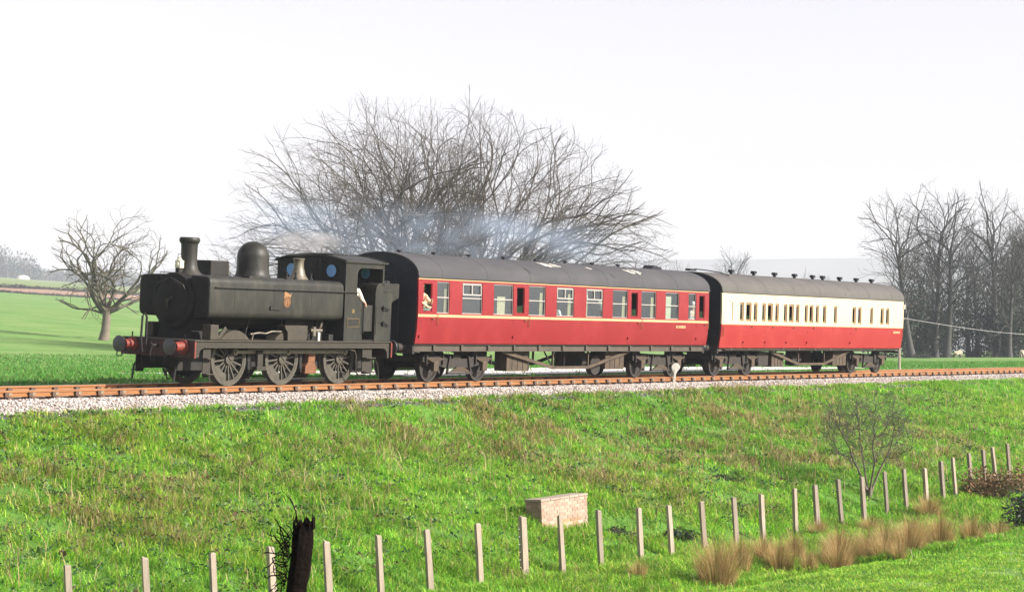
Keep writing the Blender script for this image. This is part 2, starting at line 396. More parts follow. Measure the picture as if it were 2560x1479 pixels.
# boiler, firebox, smokebox
MB().lathe([(.70, 1.4), (.70, 6.18)], (0, 0, 2.2), 'x', 28).build('boiler', 'loco_black', loco, smooth=40)
MB().box(4.35, 6.18, -.62, .62, 1.0, 2.3).build('firebox', 'loco_dark', loco, bevel=.03)
sb = MB().lathe([(0, .42), (.60, .43), (.70, .46), (.72, .50), (.72, 1.45), (0, 1.45)], (0, 0, 2.22), 'x', 32).build('smokebox', 'smokebox_and_shade_black', loco, smooth=35)
dr = MB().lathe([(0, .32), (.2, .325), (.42, .35), (.55, .40), (.57, .43)], (0, 0, 2.2), 'x', 28).build('smokebox_door', 'smokebox_and_shade_black', sb, smooth=50)
MB().lathe([(.05, .24), (.05, .33)], (0, 0, 2.2), 'x', 10).box(.25, .28, -.02, .02, 2.0, 2.2).bar((.265, 0, 2.2), (.265, -.18, 2.3), .02, .035).build('door_handle', 'loco_black', sb)
MB().tube([(.40, -.55, 2.35), (.36, -.45, 2.62), (.36, 0, 2.80), (.36, .45, 2.62), (.40, .55, 2.35)], .016, 6).build('smokebox_handrail', 'loco_black', sb, smooth=60)
MB().prism([(-.62, 1.2), (.62, 1.2), (.55, 1.45), (.62, 1.75), (-.62, 1.75), (-.55, 1.45)], 'x', .62, 1.45).build('smokebox_saddle', 'smokebox_and_shade_black', loco)
# pannier tanks
def tank_profile(s):
    r = .17; P = []
    yo, zt, zb = 1.22, 2.87, 1.79
    P += [(yo - r + r * math.cos(a), zb + r + r * math.sin(a)) for a in np.linspace(-math.pi / 2, 0, 6)]
    P += [(yo - r + r * math.cos(a), zt - r + r * math.sin(a)) for a in np.linspace(0, math.pi / 2, 6)]
    P += [(.56, zt + .015), (.56, 2.62), (.72, 2.3), (.70, 1.95), (.62, zb)]
    return [(s * a, b) for a, b in P]
def chamfer_tank(s):
    m = MB(); P = tank_profile(s); n = len(P)
    cy0, cz0 = s * .9, 2.33
    rings = []
    for x, k in ((.52, .93), (.545, .985), (.60, 1.0), (6.08, 1.0), (6.12, .985), (6.14, .95)):
        rings.append([(x, cy0 + (a - cy0) * k, cz0 + (b - cz0) * k) for a, b in P])
    v = [p for r_ in rings for p in r_]
    f = [(j * n + i, j * n + (i + 1) % n, (j + 1) * n + (i + 1) % n, (j + 1) * n + i) for j in range(5) for i in range(n)]
    f += [tuple(range(n)), tuple(range(5 * n, 6 * n))[::-1]]
    return m.add(v, f)
for s in (-1, 1):
    t = chamfer_tank(s).build('pannier_tank', 'loco_black', loco, smooth=50)
    t.data.materials.append(MATS['smokebox_and_shade_black'])
    for p in t.data.polygons:
        if p.center.x < .58 and p.normal.x < -.5: p.material_index = 1  # tank front painted black for the shade it stands in
    MB().tube([(.70, s * 1.262, 2.585), (6.75, s * 1.275, 2.585)], .016, 6).build('handrail', 'loco_dark', t)
    for x in (.75, 2.0, 3.3, 4.6, 5.9):
        MB().lathe([(.014, 0), (.026, .02), (.026, .05)], (x, s * 1.21 if s > 0 else -1.265, 2.585), 'y', 8).build('handrail_knob', 'loco_dark', t)
    MB().bar((2.98, s * 1.245, 2.085), (3.38, s * 1.245, 2.06), .03, .05).lathe([(.055, -.03), (.055, .03)], (2.98, s * 1.235, 2.09), 'y', 8).build('lifting_bracket', 'loco_dark', t)
    for x in (1.5, 3.1, 4.7): # seam strips with rivets
        MB().box(x, x + .05, s * 1.218, s * 1.224, 1.97, 2.70).build('seam_strip', 'loco_black', t)
    for x in (1.2, 2.6, 4.0, 5.5): MB().bar((x, s * .65, 1.25), (x, s * .8, 1.82), .05, .05).build('tank_bracket', 'loco_dark', t)
    MB().tube([(1.0, s * .95, 2.87), (1.0, s * .95, 2.93), (1.6, s * .95, 2.93), (1.6, s * .95, 2.87)], .012, 5).build('grab_rail', 'loco_dark', t)
fl = MB().box(2.2, 2.95, .25, .95, 2.8, 3.3).build('tank_filler', 'loco_dark', loco, bevel=.03)
MB().box(2.96, 3.02, .3, .9, 2.85, 3.2).build('filler_end', 'bonnet', fl)  # paler plate on the end of the filler box
MB().bar((2.2, -.95, 2.89), (2.75, -.95, 2.89), .3, .05).build('tank_lid', 'loco_black', loco)
# chimney, dome, safety valve, whistles
ch = MB().lathe([(.40, 2.84), (.33, 2.93), (.255, 3.03), (.225, 3.14), (.212, 3.3), (.218, 3.62), (.225, 3.70)], (1.04, 0, 0), 'z', 28).build('chimney', 'loco_black', loco, smooth=50)
MB().lathe([(.225, 3.695), (.262, 3.74), (.275, 3.79), (.265, 3.84), (.245, 3.865), (.20, 3.86), (.19, 3.6)], (1.04, 0, 0), 'z', 28).build('chimney_cap', 'loco_black', ch, smooth=50)
MB().lathe([(.58, 2.83), (.50, 2.91), (.455, 3.0), (.44, 3.12), (.44, 3.45)] + [(.44 * math.cos(a), 3.45 + .42 * math.sin(a)) for a in np.linspace(.12, math.pi / 2 - .01, 9)] + [(0, 3.87)], (3.63, 0, 0), 'z', 32).build('steam_dome', 'loco_black', loco, smooth=50)
MB().lathe([(.34, 2.84), (.27, 2.92), (.2, 3.03), (.155, 3.2), (.14, 3.35), (.155, 3.43), (.175, 3.46), (.15, 3.48), (0, 3.48)], (5.6, 0, 0), 'z', 24).build('safety_valve_bonnet', 'bonnet', loco, smooth=50)
for y in (-.25, -.42):
    MB().lathe([(.018, 2.86), (.018, 3.3), (.04, 3.3), (.04, 3.46), (0, 3.48)], (6.05, y, 0), 'z', 8).build('whistle', 'loco_dark', loco)
for x, y in ((4.05, -.85), (4.5, -.8), (5.1, -.85)):
    MB().lathe([(.06, 2.83), (.06, 2.93), (.03, 2.95), (.03, 3.05), (.05, 3.06), (0, 3.08)], (x, y, 0), 'z', 10).build('tank_vent', 'loco_dark', loco)
lp = MB().box(.60, .76, -.09, .09, 3.05, 3.25).lathe([(.08, 3.25), (.05, 3.30), (.05, 3.33), (0, 3.34)], (.68, 0, 0), 'z', 10).build('head_lamp', 'lamp_white', loco, bevel=.01)
MB().lathe([(.055, -.03), (.055, 0)], (.60, 0, 3.15), 'x', 12).build('lamp_lens', 'frosted_lens', lp)
MB().tube([(.68, -.07, 3.3), (.68, -.05, 3.42), (.68, .05, 3.42), (.68, .07, 3.3)], .01, 5).build('lamp_bail', 'loco_dark', lp)
MB().box(.6, .76, -.06, .06, 2.9, 3.05).build('lamp_bracket', 'loco_dark', loco)
# crest on the tank sides: a small lion above a spoked wheel, tan on red-brown
cr = MB()
cr.lathe([(.15, 0), (.10, 0)], (3.66, -1.2265, 2.26), 'y', 20)
for k in range(5): cr.bar((3.66, -1.2265, 2.26), (3.66 + .11 * math.cos(k * 1.2566), -1.2265, 2.26 + .11 * math.sin(k * 1.2566)), .006, .022)
cr.prism([(3.50, 2.37), (3.54, 2.44), (3.52, 2.50), (3.57, 2.55), (3.63, 2.52), (3.70, 2.50), (3.77, 2.46), (3.83, 2.52), (3.81, 2.42), (3.77, 2.36), (3.74, 2.41), (3.68, 2.41), (3.64, 2.36), (3.61, 2.42), (3.56, 2.37)], 'y', -1.2285, -1.2255)
cr.build('crest', 'crest_tan', loco)
# cab
side = [(6.18, 1.222), (7.02, 1.222), (7.02, 2.2), (6.98, 2.3), (6.84, 2.4), (6.75, 2.52), (6.72, 2.65), (6.72, 3.08), (6.74, 3.18), (6.81, 3.25), (6.92, 3.28), (7.92, 3.28), (7.92, 3.43), (6.18, 3.43)]
for s in (-1, 1):
    c = MB().prism(side, 'y', s * 1.20, s * 1.235).build('cab_side', 'loco_black', loco)
    for x in (7.0, 7.58):
        MB().tube([(x, s * 1.245, 1.42), (x, s * 1.285, 1.46), (x, s * 1.285, 2.2), (x, s * 1.245, 2.24)], .014, 6).build('cab_handrail', 'loco_dark', c)
    MB().box(7.08, 7.50, s * 1.19, s * 1.215, 1.5, 2.24).build('cab_door', 'loco_black', c, bevel=.008)
    if s < 0:
        pl = MB().box(6.30, 6.86, -1.248, -1.236, 1.62, 1.86).build('number_plate', 'loco_dark', c, bevel=.004)
        MB().box(6.30, 6.86, -1.252, -1.248, 1.62, 1.635).box(6.30, 6.86, -1.252, -1.248, 1.845, 1.86).box(6.30, 6.315, -1.252, -1.248, 1.635, 1.845).box(6.845, 6.86, -1.252, -1.248, 1.635, 1.845).build('plate_rim', 'brass', pl)
        MB().lathe([(.065, 0), (.065, -.004)], (6.58, -1.236, 2.06), 'y', 16).build('route_disc', 'brass', c)
# cab front with round windows
def roof_z(y): return 3.60 - .17 * (y / 1.25) ** 2
front = [(-1.2, 1.22)] + [(1.2, 1.22)] + [(y, roof_z(y) - .01) for y in np.linspace(1.2, -1.2, 13)]
cf = MB().prism(front, 'x', 6.185, 6.21).build('cab_front', 'loco_dark', loco)
for y in (-.72, .72):
    MB().lathe([(.21, -.02), (.21, .0), (.175, .0), (.175, -.02), (.21, -.02)], (6.185, y, 3.17), 'x', 24).build('window_ring', 'loco_dark', cf)
    MB().lathe([(.18, -.008), (.18, 0)], (6.183, y, 3.17), 'x', 24).build('window_pane', 'pane_blue', cf)
rf = MB(); n = 15; ys = np.linspace(-1.29, 1.29, n)
rf.prism([(y, roof_z(y) + .035) for y in ys] + [(y, roof_z(y)) for y in ys[::-1]], 'x', 6.1, 8.10)
ro = rf.build('cab_roof', 'loco_black', loco, smooth=30)
MB().box(6.7, 7.4, -.35, .35, 3.63, 3.66).build('roof_vent', 'loco_black', ro)
for x in (6.14, 8.02): MB().prism([(y, roof_z(y) + .055) for y in ys] + [(y, roof_z(y) + .034) for y in ys[::-1]], 'x', x, x + .04).build('roof_rib', 'loco_black', ro)
cb = MB().prism([(-1.2, 2.6), (1.2, 2.6)] + [(y, roof_z(y) - .01) for y in np.linspace(1.2, -1.2, 13)], 'x', 7.92, 7.94).build('cab_back', 'loco_dark', loco)
MB().box(7.90, 7.98, -1.235, -1.16, 2.8, 3.42).box(7.90, 7.98, 1.16, 1.235, 2.8, 3.42).build('cab_pillar', 'loco_black', cb)
for y in (-.6, .6): MB().lathe([(.16, -.012), (.16, 0)], (7.919, y, 3.15), 'x', 20).build('window_pane', 'pane_blue', cb)
MB().box(6.25, 6.5, -.6, .6, 1.25, 2.9).lathe([(.09, 0), (.09, -.02)], (6.51, -.35, 2.6), 'x', 10).lathe([(.07, 0), (.07, -.02)], (6.51, -.7, 2.75), 'x', 10).build('backhead', 'loco_dark', loco)
for y, z in ((-.35, 2.62), (-.75, 2.85)): MB().lathe([(.07, 0), (.07, .02), (0, .02)], (6.51, y, z), 'x', 12).build('gauge', 'white_paint', loco)
MB().box(6.2, 7.6, -1.19, 1.19, 1.225, 1.26).build('cab_floor', 'loco_dark', loco)
# bunker
bk = [(7.60, 1.222), (8.38, 1.222), (8.38, 2.28), (8.42, 2.36), (8.70, 2.47), (8.72, 2.50), (8.72, 2.88), (7.80, 2.88), (7.70, 2.84), (7.63, 2.74), (7.60, 2.6)]
bu = MB().prism(bk, 'y', -1.235, 1.235).build('bunker', 'loco_black', loco, bevel=.012)
MB().box(8.0, 8.45, -1.25, -1.236, 2.62, 2.65).build('bunker_handrail', 'loco_dark', bu)
for z in (2.16, 1.72):
    MB().box(7.93, 8.07, -1.29, -1.236, z - .05, z + .05).bar((7.9, -1.30, z + .06), (8.22, -1.30, z - .03), .03, .05).build('lamp_bracket', 'loco_dark', bu)
cl = MB()
for k in range(40):
    x, y, r = random.uniform(7.9, 8.6), random.uniform(-1.05, 1.05), random.uniform(.05, .1)
    cl.lathe([(0, -r), (r * .9, -r * .4), (r, r * .3), (0, r * .8)], (x, y, 2.88 + random.uniform(-.02, .05)), 'z', 5)
cl.build('coal', 'coal', bu)
# splashers, toolbox, injector gear, reach rod
for s in (-1, 1):
    for x, rr in ((1.85, .78), (4.04, .78)):
        MB().prism([(x + rr * math.cos(a), .70 + rr * math.sin(a)) for a in np.linspace(R(43), R(137), 14)], 'y', s * .66, s * 1.0).build('splasher', 'dusty_frame', loco, smooth=25)
    MB().prism([(3.88, 1.222), (4.66, 1.222), (4.72, 1.3), (4.72, 1.63), (3.74, 1.63), (3.76, 1.55), (3.86, 1.45)], 'y', s * .80, s * 1.12).build('toolbox', 'dusty_frame', loco, bevel=.01)
    MB().tube([(2.45, s * 1.0, 1.38), (2.8, s * 1.02, 1.42), (3.05, s * 1.03, 1.40), (3.3, s * 1.03, 1.46), (3.7, s * 1.03, 1.46)], .025, 6).tube([(2.5, s * 1.02, 1.23), (2.55, s * 1.02, 1.42)], .02, 5).build('reach_rod', 'steel', loco)
    MB().lathe([(.07, 0), (.07, .25)], (5.15, s * .98, 1.35), 'z', 10).lathe([(.05, 0), (.05, .5)], (5.0, s * .98, 1.5), 'x', 8).tube([(5.3, s * 1.0, 1.22), (5.3, s * 1.0, 1.5), (5.45, s * 1.0, 1.6), (5.6, s * .9, 1.75)], .03, 7).build('injector', 'steel', loco, smooth=50)
    MB().box(5.28, 5.36, s * 1.0 - .05, s * 1.0 + .05, 1.22, 1.45).build('injector_valve', 'white_paint', loco)
    MB().box(5.75, 5.95, s * .8, s * 1.05, 1.222, 1.4).build('oil_box', 'loco_dark', loco, bevel=.01)
    MB().box(.70, 1.02, s * .85, s * 1.15, 1.222, 1.62).bar((1.05, s * 1.1, 1.24), (1.35, s * 1.1, 1.55), .05, .12).build('sand_box', 'dusty_frame', loco, bevel=.03)
    # steps
    for x0, x1 in ((.42, .72), (7.18, 7.62)):
        sp = MB().box(x0, x1, s * 1.14, s * 1.165, .30, 1.18).build('step_plate', 'dirty_dark', loco)
        for z in (.34, .74): MB().box(x0 + .0, x1, s * 1.165, s * 1.32, z, z + .025).build('step_tread', 'dusty_frame', sp)
    # pipe under the valance bending down to the cab step
    MB().tube([(2.2, s * 1.15, .985), (6.6, s * 1.15, .985), (6.84, s * 1.15, .94), (6.9, s * 1.15, .8), (6.9, s * 1.15, .36), (7.05, s * 1.15, .26), (7.3, s * 1.15, .26)], .022, 7).build('steam_pipe', 'dusty_frame', loco, smooth=60)
    # springs, brakes, hangers
    for x in (1.85, 4.04, 6.56):
        spm = MB()
        for k in range(5): spm.box(x - .45 + k * .07, x + .45 - k * .07, s * .66, s * .74, .30 - k * .03, .325 - k * .03)
        spm.build('leaf_spring', 'loco_dark', loco)
        bx = x + .86
        bh = MB().bar((bx, s * .78, 1.05), (bx - .03, s * .78, .35), .05, .07).build('brake_hanger', 'loco_dark', loco)
        MB().prism([(bx - .03, .42), (bx - .12, .45), (bx - .135, .7), (bx - .1, .95), (bx - .03, .92)], 'y', s * .70, s * .84).build('brake_block', 'loco_dark', bh)
    MB().box(2.82, 3.04, s * .9, s * .98, .5, 1.18).box(2.74, 3.12, s * .85, s * 1.03, .42, .52).build('hanger_plate', 'dirty_dark', loco)
    MB().tube([(2.6, s * .74, .16), (6.2, s * .74, .16)], .02, 5).build('brake_rod', 'loco_dark', loco)
    MB().prism([(5.0, .3), (5.5, .3), (5.52, .48), (5.42, .6), (5.46, .92), (5.16, .92), (5.12, .62), (5.02, .5)], 'y', s * .66, s * .86).build('spring_bracket', 'orange_iron', loco, bevel=.02)
    MB().tube([(1.08, s * .74, 1.2), (1.1, s * .74, .6), (1.2, s * .74, .1)], .02, 5).build('sand_pipe', 'wheel_grey', loco)
# wheels
def driving_wheel():
    w = empty('wheel')
    MB().lathe([(.70, -.07), (.705, .05), (.735, .07), (.735, .09), (.62, .09), (.62, -.07), (.70, -.07)], (0, 0, 0), 'y', 36).build('tyre', 'wheel_grey', w, smooth=40)
    MB().lathe([(.64, -.06), (.64, .06), (.565, .06), (.565, -.06), (.64, -.06)], (0, 0, 0), 'y', 36).build('rim', 'wheel_grey', w, smooth=40)
    hub = MB().lathe([(.0, -.10), (.10, -.10), (.14, -.09), (.14, .07), (0, .07)], (0, 0, 0), 'y', 20)
    hub.prism([(.10, -.10), (.10, .10), (-.10, .10), (-.10, -.10)], 'y', -.085, .05)
    a = CR
    hub.bar((0, -.05, 0), (.27 * math.cos(a), -.05, .27 * math.sin(a)), .14, .16).lathe([(.09, -.09), (.09, .03)], (.26 * math.cos(a), 0, .26 * math.sin(a)), 'y', 12)
    hub.build('hub', 'wheel_grey', w, smooth=40)
    for k in range(16):
        a_ = 2 * math.pi * k / 16 + .1
        MB().bar((.12 * math.cos(a_), -.02, .12 * math.sin(a_)), (.58 * math.cos(a_), -.02, .58 * math.sin(a_)), .04, .045).build('spoke', 'wheel_grey', w)
    b0 = CR + math.pi
    MB().prism([(.57 * math.cos(b0 + t), .57 * math.sin(b0 + t)) for t in np.linspace(-.55, .55, 9)] + [(.40 * math.cos(b0 + t), .40 * math.sin(b0 + t)) for t in (.5, .2, -.2, -.5)], 'y', -.065, .01).build('balance_weight', 'wheel_grey', w)
    return w
CR = R(50)
w0 = driving_wheel()
AX = (1.85, 4.04, 6.56)
first = True
for s in (-1, 1):
    for x in AX:
        w = w0 if first else copy_tree(w0); first = False
        w.parent = loco; w.location = (x, s * .74, .705)
        if s > 0: w.rotation_euler = (0, 0, math.pi)
    cx, cz = .26 * math.cos(CR), .26 * math.sin(CR)
    if s < 0:
        for x0, x1 in ((AX[0], AX[1]), (AX[1], AX[2])):
            MB().box(x0 + cx, x1 + cx, -.905, -.865, .705 + cz - .05, .705 + cz + .05).build('coupling_rod', 'steel', loco, bevel=.012)
        for x in AX: MB().lathe([(.095, -.91), (.095, -.855)], (x + cx, 0, .705 + cz), 'y', 14).lathe([(.045, -.94), (.045, -.91)], (x + cx, 0, .705 + cz), 'y', 10).build('rod_bush', 'steel', loco, smooth=40)
for x in AX: MB().lathe([(.085, -.68), (.085, .68)], (x, 0, .705), 'y', 12).build('axle', 'loco_dark', loco)
MB().box(4.5, 5.9, -.5, .5, .35, .7).build('ashpan', 'loco_dark', loco, bevel=.05)
MB().box(1.0, 1.5, -.6, .6, .35, 1.1).build('cylinder_block', 'loco_dark', loco, bevel=.04)
MB().box(7.5, 8.3, -.55, .55, .3, 1.1).build('drag_box', 'loco_dark', loco, bevel=.04)

# ------------------------------------------------------------------ coaches
mat('maroon', (.175, .010, .015), .42, col2=(.23, .024, .028), scale=1.1, bump=.003, bscale=5, third=(.195, .013, .018), spec=.3)
mat('crimson', (.24, .016, .019), .46, col2=(.29, .036, .033), scale=1.1, bump=.003, bscale=5, third=(.255, .02, .022), spec=.28)
mat('cream', (.54, .46, .32), .5, col2=(.48, .39, .25), scale=2.5)
mat('lining', (.48, .31, .16), .5)
mat('roof_grey', (.030, .030, .036), .85, col2=(.056, .054, .060), scale=1.2, bump=.003, bscale=18, third=(.042, .041, .047), stretch=(.5, 1, 1))
mat('roof_grey_light', (.058, .055, .054), .85, col2=(.088, .082, .077), scale=1.2, bump=.003, bscale=18)
mat('end_black', (.012, .012, .018), .55, col2=(.022, .022, .03), scale=2, spec=.3)
mat('under_brown', (.085, .058, .036), .85, col2=(.035, .025, .018), scale=3, bump=.003, bscale=25)
mat('under_dark', (.012, .010, .010), .8, col2=(.030, .023, .018), scale=5)
mat('sole_bar', (.075, .06, .045), .8, col2=(.04, .032, .025), scale=2.5)
mat('interior', (.014, .024, .029), .7, col2=(.022, .034, .04), scale=3)
mat('seat_cloth', (.10, .05, .045), .9)
mat('curtain_cloth', (.55, .42, .25), .9, col2=(.46, .34, .2), scale=30, stretch=(6, 1, .3))
mat('teak', (.20, .12, .06), .6, col2=(.27, .17, .09), scale=10)
mat('alu_frame', (.45, .42, .40), .4, .5)
mat('frosted', (.62, .62, .52), .4)
mat('skin', (.55, .33, .24), .6)
def glass_mat():
    m = bpy.data.materials.new('window_glass'); m.use_nodes = True; t = m.node_tree
    for n in list(t.nodes):
        if n.type == 'BSDF_PRINCIPLED': t.nodes.remove(n)
    out = [n for n in t.nodes if n.type == 'OUTPUT_MATERIAL'][0]
    tr = t.nodes.new('ShaderNodeBsdfTransparent'); tr.inputs[0].default_value = (.84, .92, .93, 1)
    gl = t.nodes.new('ShaderNodeBsdfGlossy'); gl.inputs['Roughness'].default_value = .03; gl.inputs[0].default_value = (.85, .95, 1, 1)
    fr = t.nodes.new('ShaderNodeValue'); fr.outputs[0].default_value = .10
    mx = t.nodes.new('ShaderNodeMixShader'); t.links.new(fr.outputs[0], mx.inputs[0]); t.links.new(tr.outputs[0], mx.inputs[1]); t.links.new(gl.outputs[0], mx.inputs[2])
    t.links.new(mx.outputs[0], out.inputs['Surface']); MATS['window_glass'] = m
glass_mat()

Z0, Z1, ZR = 1.165, 3.11, 3.83
def side_y(z):
    z = np.asarray(z, float)
    return 1.40 - .075 * np.clip((1.95 - z) / .8, 0, 1) ** 2 - .03 * np.clip((z - 2.2) / .9, 0, 1) ** 2
def side_wall(L, z0, z1, wins, s, th=.06):
    """one side of the body between two heights with real openings and reveals"""
    X = sorted({0., L} | {a for w in wins for a in w[:2]}); Z = sorted({z0, z1} | {a for w in wins for a in w[2:] if z0 < a < z1} | set(np.linspace(z0, z1, 6)))
    m = MB(); hole = lambda x, z: any(w[0] < x < w[1] and w[2] < z < w[3] for w in wins)
    idx = {}
    def vert(i, j, k):
        if (i, j, k) not in idx:
            idx[i, j, k] = len(m.v); m.v.append((X[i], s * (float(side_y(Z[j])) - th * k), Z[j]))
        return idx[i, j, k]
    nx, nz = len(X) - 1, len(Z) - 1
    solid = [[not hole((X[i] + X[i + 1]) / 2, (Z[j] + Z[j + 1]) / 2) for j in range(nz)] for i in range(nx)]
    for i in range(nx):
        for j in range(nz):
            if not solid[i][j]: continue
            for k in (0, 1): m.f.append((vert(i, j, k), vert(i + 1, j, k), vert(i + 1, j + 1, k), vert(i, j + 1, k)))
            for (a, b, c, d) in ((i - 1, j, (i, j), (i, j + 1)), (i + 1, j, (i + 1, j), (i + 1, j + 1)), (i, j - 1, (i, j), (i + 1, j)), (i, j + 1, (i, j + 1), (i + 1, j + 1))):
                if not (0 <= a < nx and 0 <= b < nz) or not solid[a][b]:
                    m.f.append((vert(*c, 0), vert(*d, 0), vert(*d, 1), vert(*c, 1)))
    return m
def roof_prof(n=17, e=0.):
    return [(-(1.40 + e) * math.cos(t), Z1 - .005 + (ZR - Z1 + e) * math.sin(t) ** .86 if 0 < t < math.pi else Z1 - .005) for t in np.linspace(0, math.pi, n)]
def bogie(wb=2.6, r=.46):
    b = empty('bogie')
    for s in (-1, 1):
        f = MB().prism([(-wb / 2 - .55, .62), (-wb / 2 - .55, .76), (-wb / 2 + .35, .80), (-.55, .70), (.55, .70), (wb / 2 - .35, .80), (wb / 2 + .55, .76), (wb / 2 + .55, .62), (.6, .42), (-.6, .42)], 'y', s * .93, s * 1.0).build('side_frame', 'under_dark', b)
        for x in (-wb / 2, wb / 2):
            ax = MB().box(x - .13, x + .13, s * 1.0, s * 1.12, .33, .62).build('axle_box', 'under_brown', b, bevel=.02)
            sp = MB()
            for k in range(4): sp.box(x - .46 + k * .09, x + .46 - k * .09, s * 1.0, s * 1.08, .70 - k * .03, .725 - k * .03)
            sp.build('leaf_spring', 'under_brown', b)
            for q in (-.42, .42): MB().bar((x + q, s * 1.04, .52), (x + q, s * 1.04, .82), .04, .05).build('spring_hanger', 'under_dark', b)
        sp = MB()
        for k in range(5): sp.box(-.5 + k * .07, .5 - k * .07, s * 1.02, s * 1.10, .30 + k * .03, .325 + k * .03)
        sp.build('bolster_spring', 'under_brown', b)
        MB().bar((-.62, s * 1.03, .28), (-.5, s * 1.03, .78), .06, .06).bar((.62, s * 1.03, .28), (.5, s * 1.03, .78), .06, .06).box(-.66, .66, s * 1.0, s * 1.1, .24, .29).build('swing_link', 'under_dark', b)
        MB().bar((-wb / 2 + .5, s * .8, .75), (-wb / 2 + .52, s * .8, .25), .08, .12).bar((wb / 2 - .5, s * .8, .75), (wb / 2 - .52, s * .8, .25), .08, .12).build('brake_block', 'under_dark', b)
    for x in (-wb / 2, wb / 2):
        for s in (-1, 1):
            w = MB().lathe([(0, -.06), (.1, -.08), (.14, -.03), (r - .09, -.02), (r - .07, -.07), (r, -.07), (r + .005, .04), (r + .03, .06), (r + .03, .08), (r - .08, .08), (r - .09, .02), (0, .02)], (x, s * .76, r), 'y', 30)
            w.build('wheel', 'under_dark', b, smooth=35)
        MB().lathe([(.07, -.75), (.07, .75)], (x, 0, r), 'y', 10).build('axle', 'under_dark', b)
    MB().box(-.2, .2, -.95, .95, .5, .8).box(-wb / 2 - .5, -wb / 2 - .42, -.95, .95, .6, .76).box(wb / 2 + .42, wb / 2 + .5, -.95, .95, .6, .76).build('bolster', 'under_dark', b)
    return b
bog0 = bogie()
bog_used = [False]
def put_bogie(parent, x):
    b = copy_tree(bog0) if bog_used[0] else bog0; bog_used[0] = True
    b.parent = parent; b.location = (x, 0, 0)

def coach_shell(root, L, roofm, bogx):
    P = roof_prof()
    rf = MB(); n = len(P)
    inner = [(a * .97, b - .03) for a, b in P]
    rf.prism([(a, b) for a, b in P] + inner[::-1], 'x', -.02, L + .02)
    ro = rf.build('roof', roofm, root, smooth=30)
    for xs_ in np.arange(1.2, L - .5, 2.4): # roof seams
        Q = roof_prof(17, .006); MB().prism([(a, b) for a, b in Q] + [(a * .99, b - .012) for a, b in Q][::-1], 'x', xs_, xs_ + .035).build('roof_seam', roofm, ro, smooth=30)
    for s in (-1, 1):   # gutter strip
        MB().box(-.02, L + .02, s * 1.375, s * 1.415, Z1 - .005, Z1 + .03).build('rain_strip', roofm, ro)
    zz = np.linspace(Z0, Z1 - .005, 9)
    poly = [(-float(side_y(z)) + .004, z) for z in zz] + P[1:-1] + [(float(side_y(z)) - .004, z) for z in zz[::-1]]
    for x0, x1, sx in ((.004, .05, -1), (L - .05, L - .004, 1)):
        e = MB().prism([(a * .995, b - .004) for a, b in poly], 'x', x0, x1).build('end_panel', 'end_black', root)
        xe = x0 if sx < 0 else x1
        g = MB().box(min(xe, xe + sx * .3), max(xe, xe + sx * .3), -.42, .42, 1.2, 3.15) if not (sx < 0 and root.get('plain_end')) else MB().box(xe + sx * .002 - .02, xe + sx * .002 + .02, -.4, .4, 1.25, 3.1)
        g.build('gangway', 'end_black', e, bevel=.04)
        for y in (-1.05, 1.05):
            for z in (1.5, 1.9, 2.3, 2.7): MB().box(xe + sx * .0, xe + sx * .08, y - .12, y + .12, z, z + .02).build('end_step', 'end_black', e) if y < 0 else None
        MB().tube([(xe + sx * .03, -.7, 1.2), (xe + sx * .06, -.72, 2.4), (xe + sx * .06, -.6, 3.0), (xe + sx * .03, -.3, 3.5)], .02, 6).build('conduit', 'end_black', e)
        for y in (-.87, .87):
            bf = MB().lathe([(.13, 0), (.115, .3 * sx)], (xe, y, 1.04), 'x', 12).build('buffer', 'under_dark', root, smooth=40)
            MB().lathe([(.06, .28 * sx), (.06, .44 * sx), (.19, .45 * sx), (.2, .48 * sx), (0, .49 * sx)], (xe, y, 1.04), 'x', 16).build('buffer_head', 'buffer_steel', bf, smooth=40)
        MB().box(min(xe, xe - sx * .1), max(xe, xe - sx * .1), -1.25, 1.25, .86, 1.13).build('headstock', 'under_dark', root)
        MB().tube([(xe, .3, .95), (xe + sx * .2, .3, .9), (xe + sx * .3, .25, .6), (xe + sx * .42, .1, .55)], .035, 7).build('vacuum_hose', 'under_dark', root, smooth=60)
    for s in (-1, 1):
        sb_ = MB().box(.05, L - .05, s * 1.16, s * 1.24, .935, 1.125).box(.05, L - .05, s * 1.2401, s * 1.27, .935, .955).build('solebar', 'sole_bar', root)
        for x in np.arange(1.0, L - .6, 1.45): MB().box(x, x + .1, s * 1.2401, s * 1.30, .96, 1.12).build('body_bracket', 'sole_bar', sb_)
        MB().box(.02, L - .02, s * 1.17, s * 1.30, 1.126, 1.164).build('floor_edge', 'under_dark', root)
    MB().box(.06, L - .06, -1.30, 1.30, 1.14, 1.19).build('floor', 'under_dark', root)
    MB().box(.06, L - .06, .12, .16, 1.2, 3.08).build('corridor_partition', 'interior', root)
    for x in bogx: put_bogie(root, x)
    return ro
def truss(root, xa, xb, xc, xd, zq, s, m='under_brown'):
    t = MB().bar((xa, s * 1.1, .93), (xb, s * 1.1, zq), .06, .10).bar((xb - .03, s * 1.1, zq), (xc + .03, s * 1.1, zq), .06, .09).bar((xc, s * 1.1, zq), (xd, s * 1.1, .93), .06, .10)
    t.build('truss_rod', m, root)
    for x in (xb, xc): MB().bar((x, s * 1.08, .94), (x, s * 1.08, zq), .05, .06).build('queen_post', m, root)
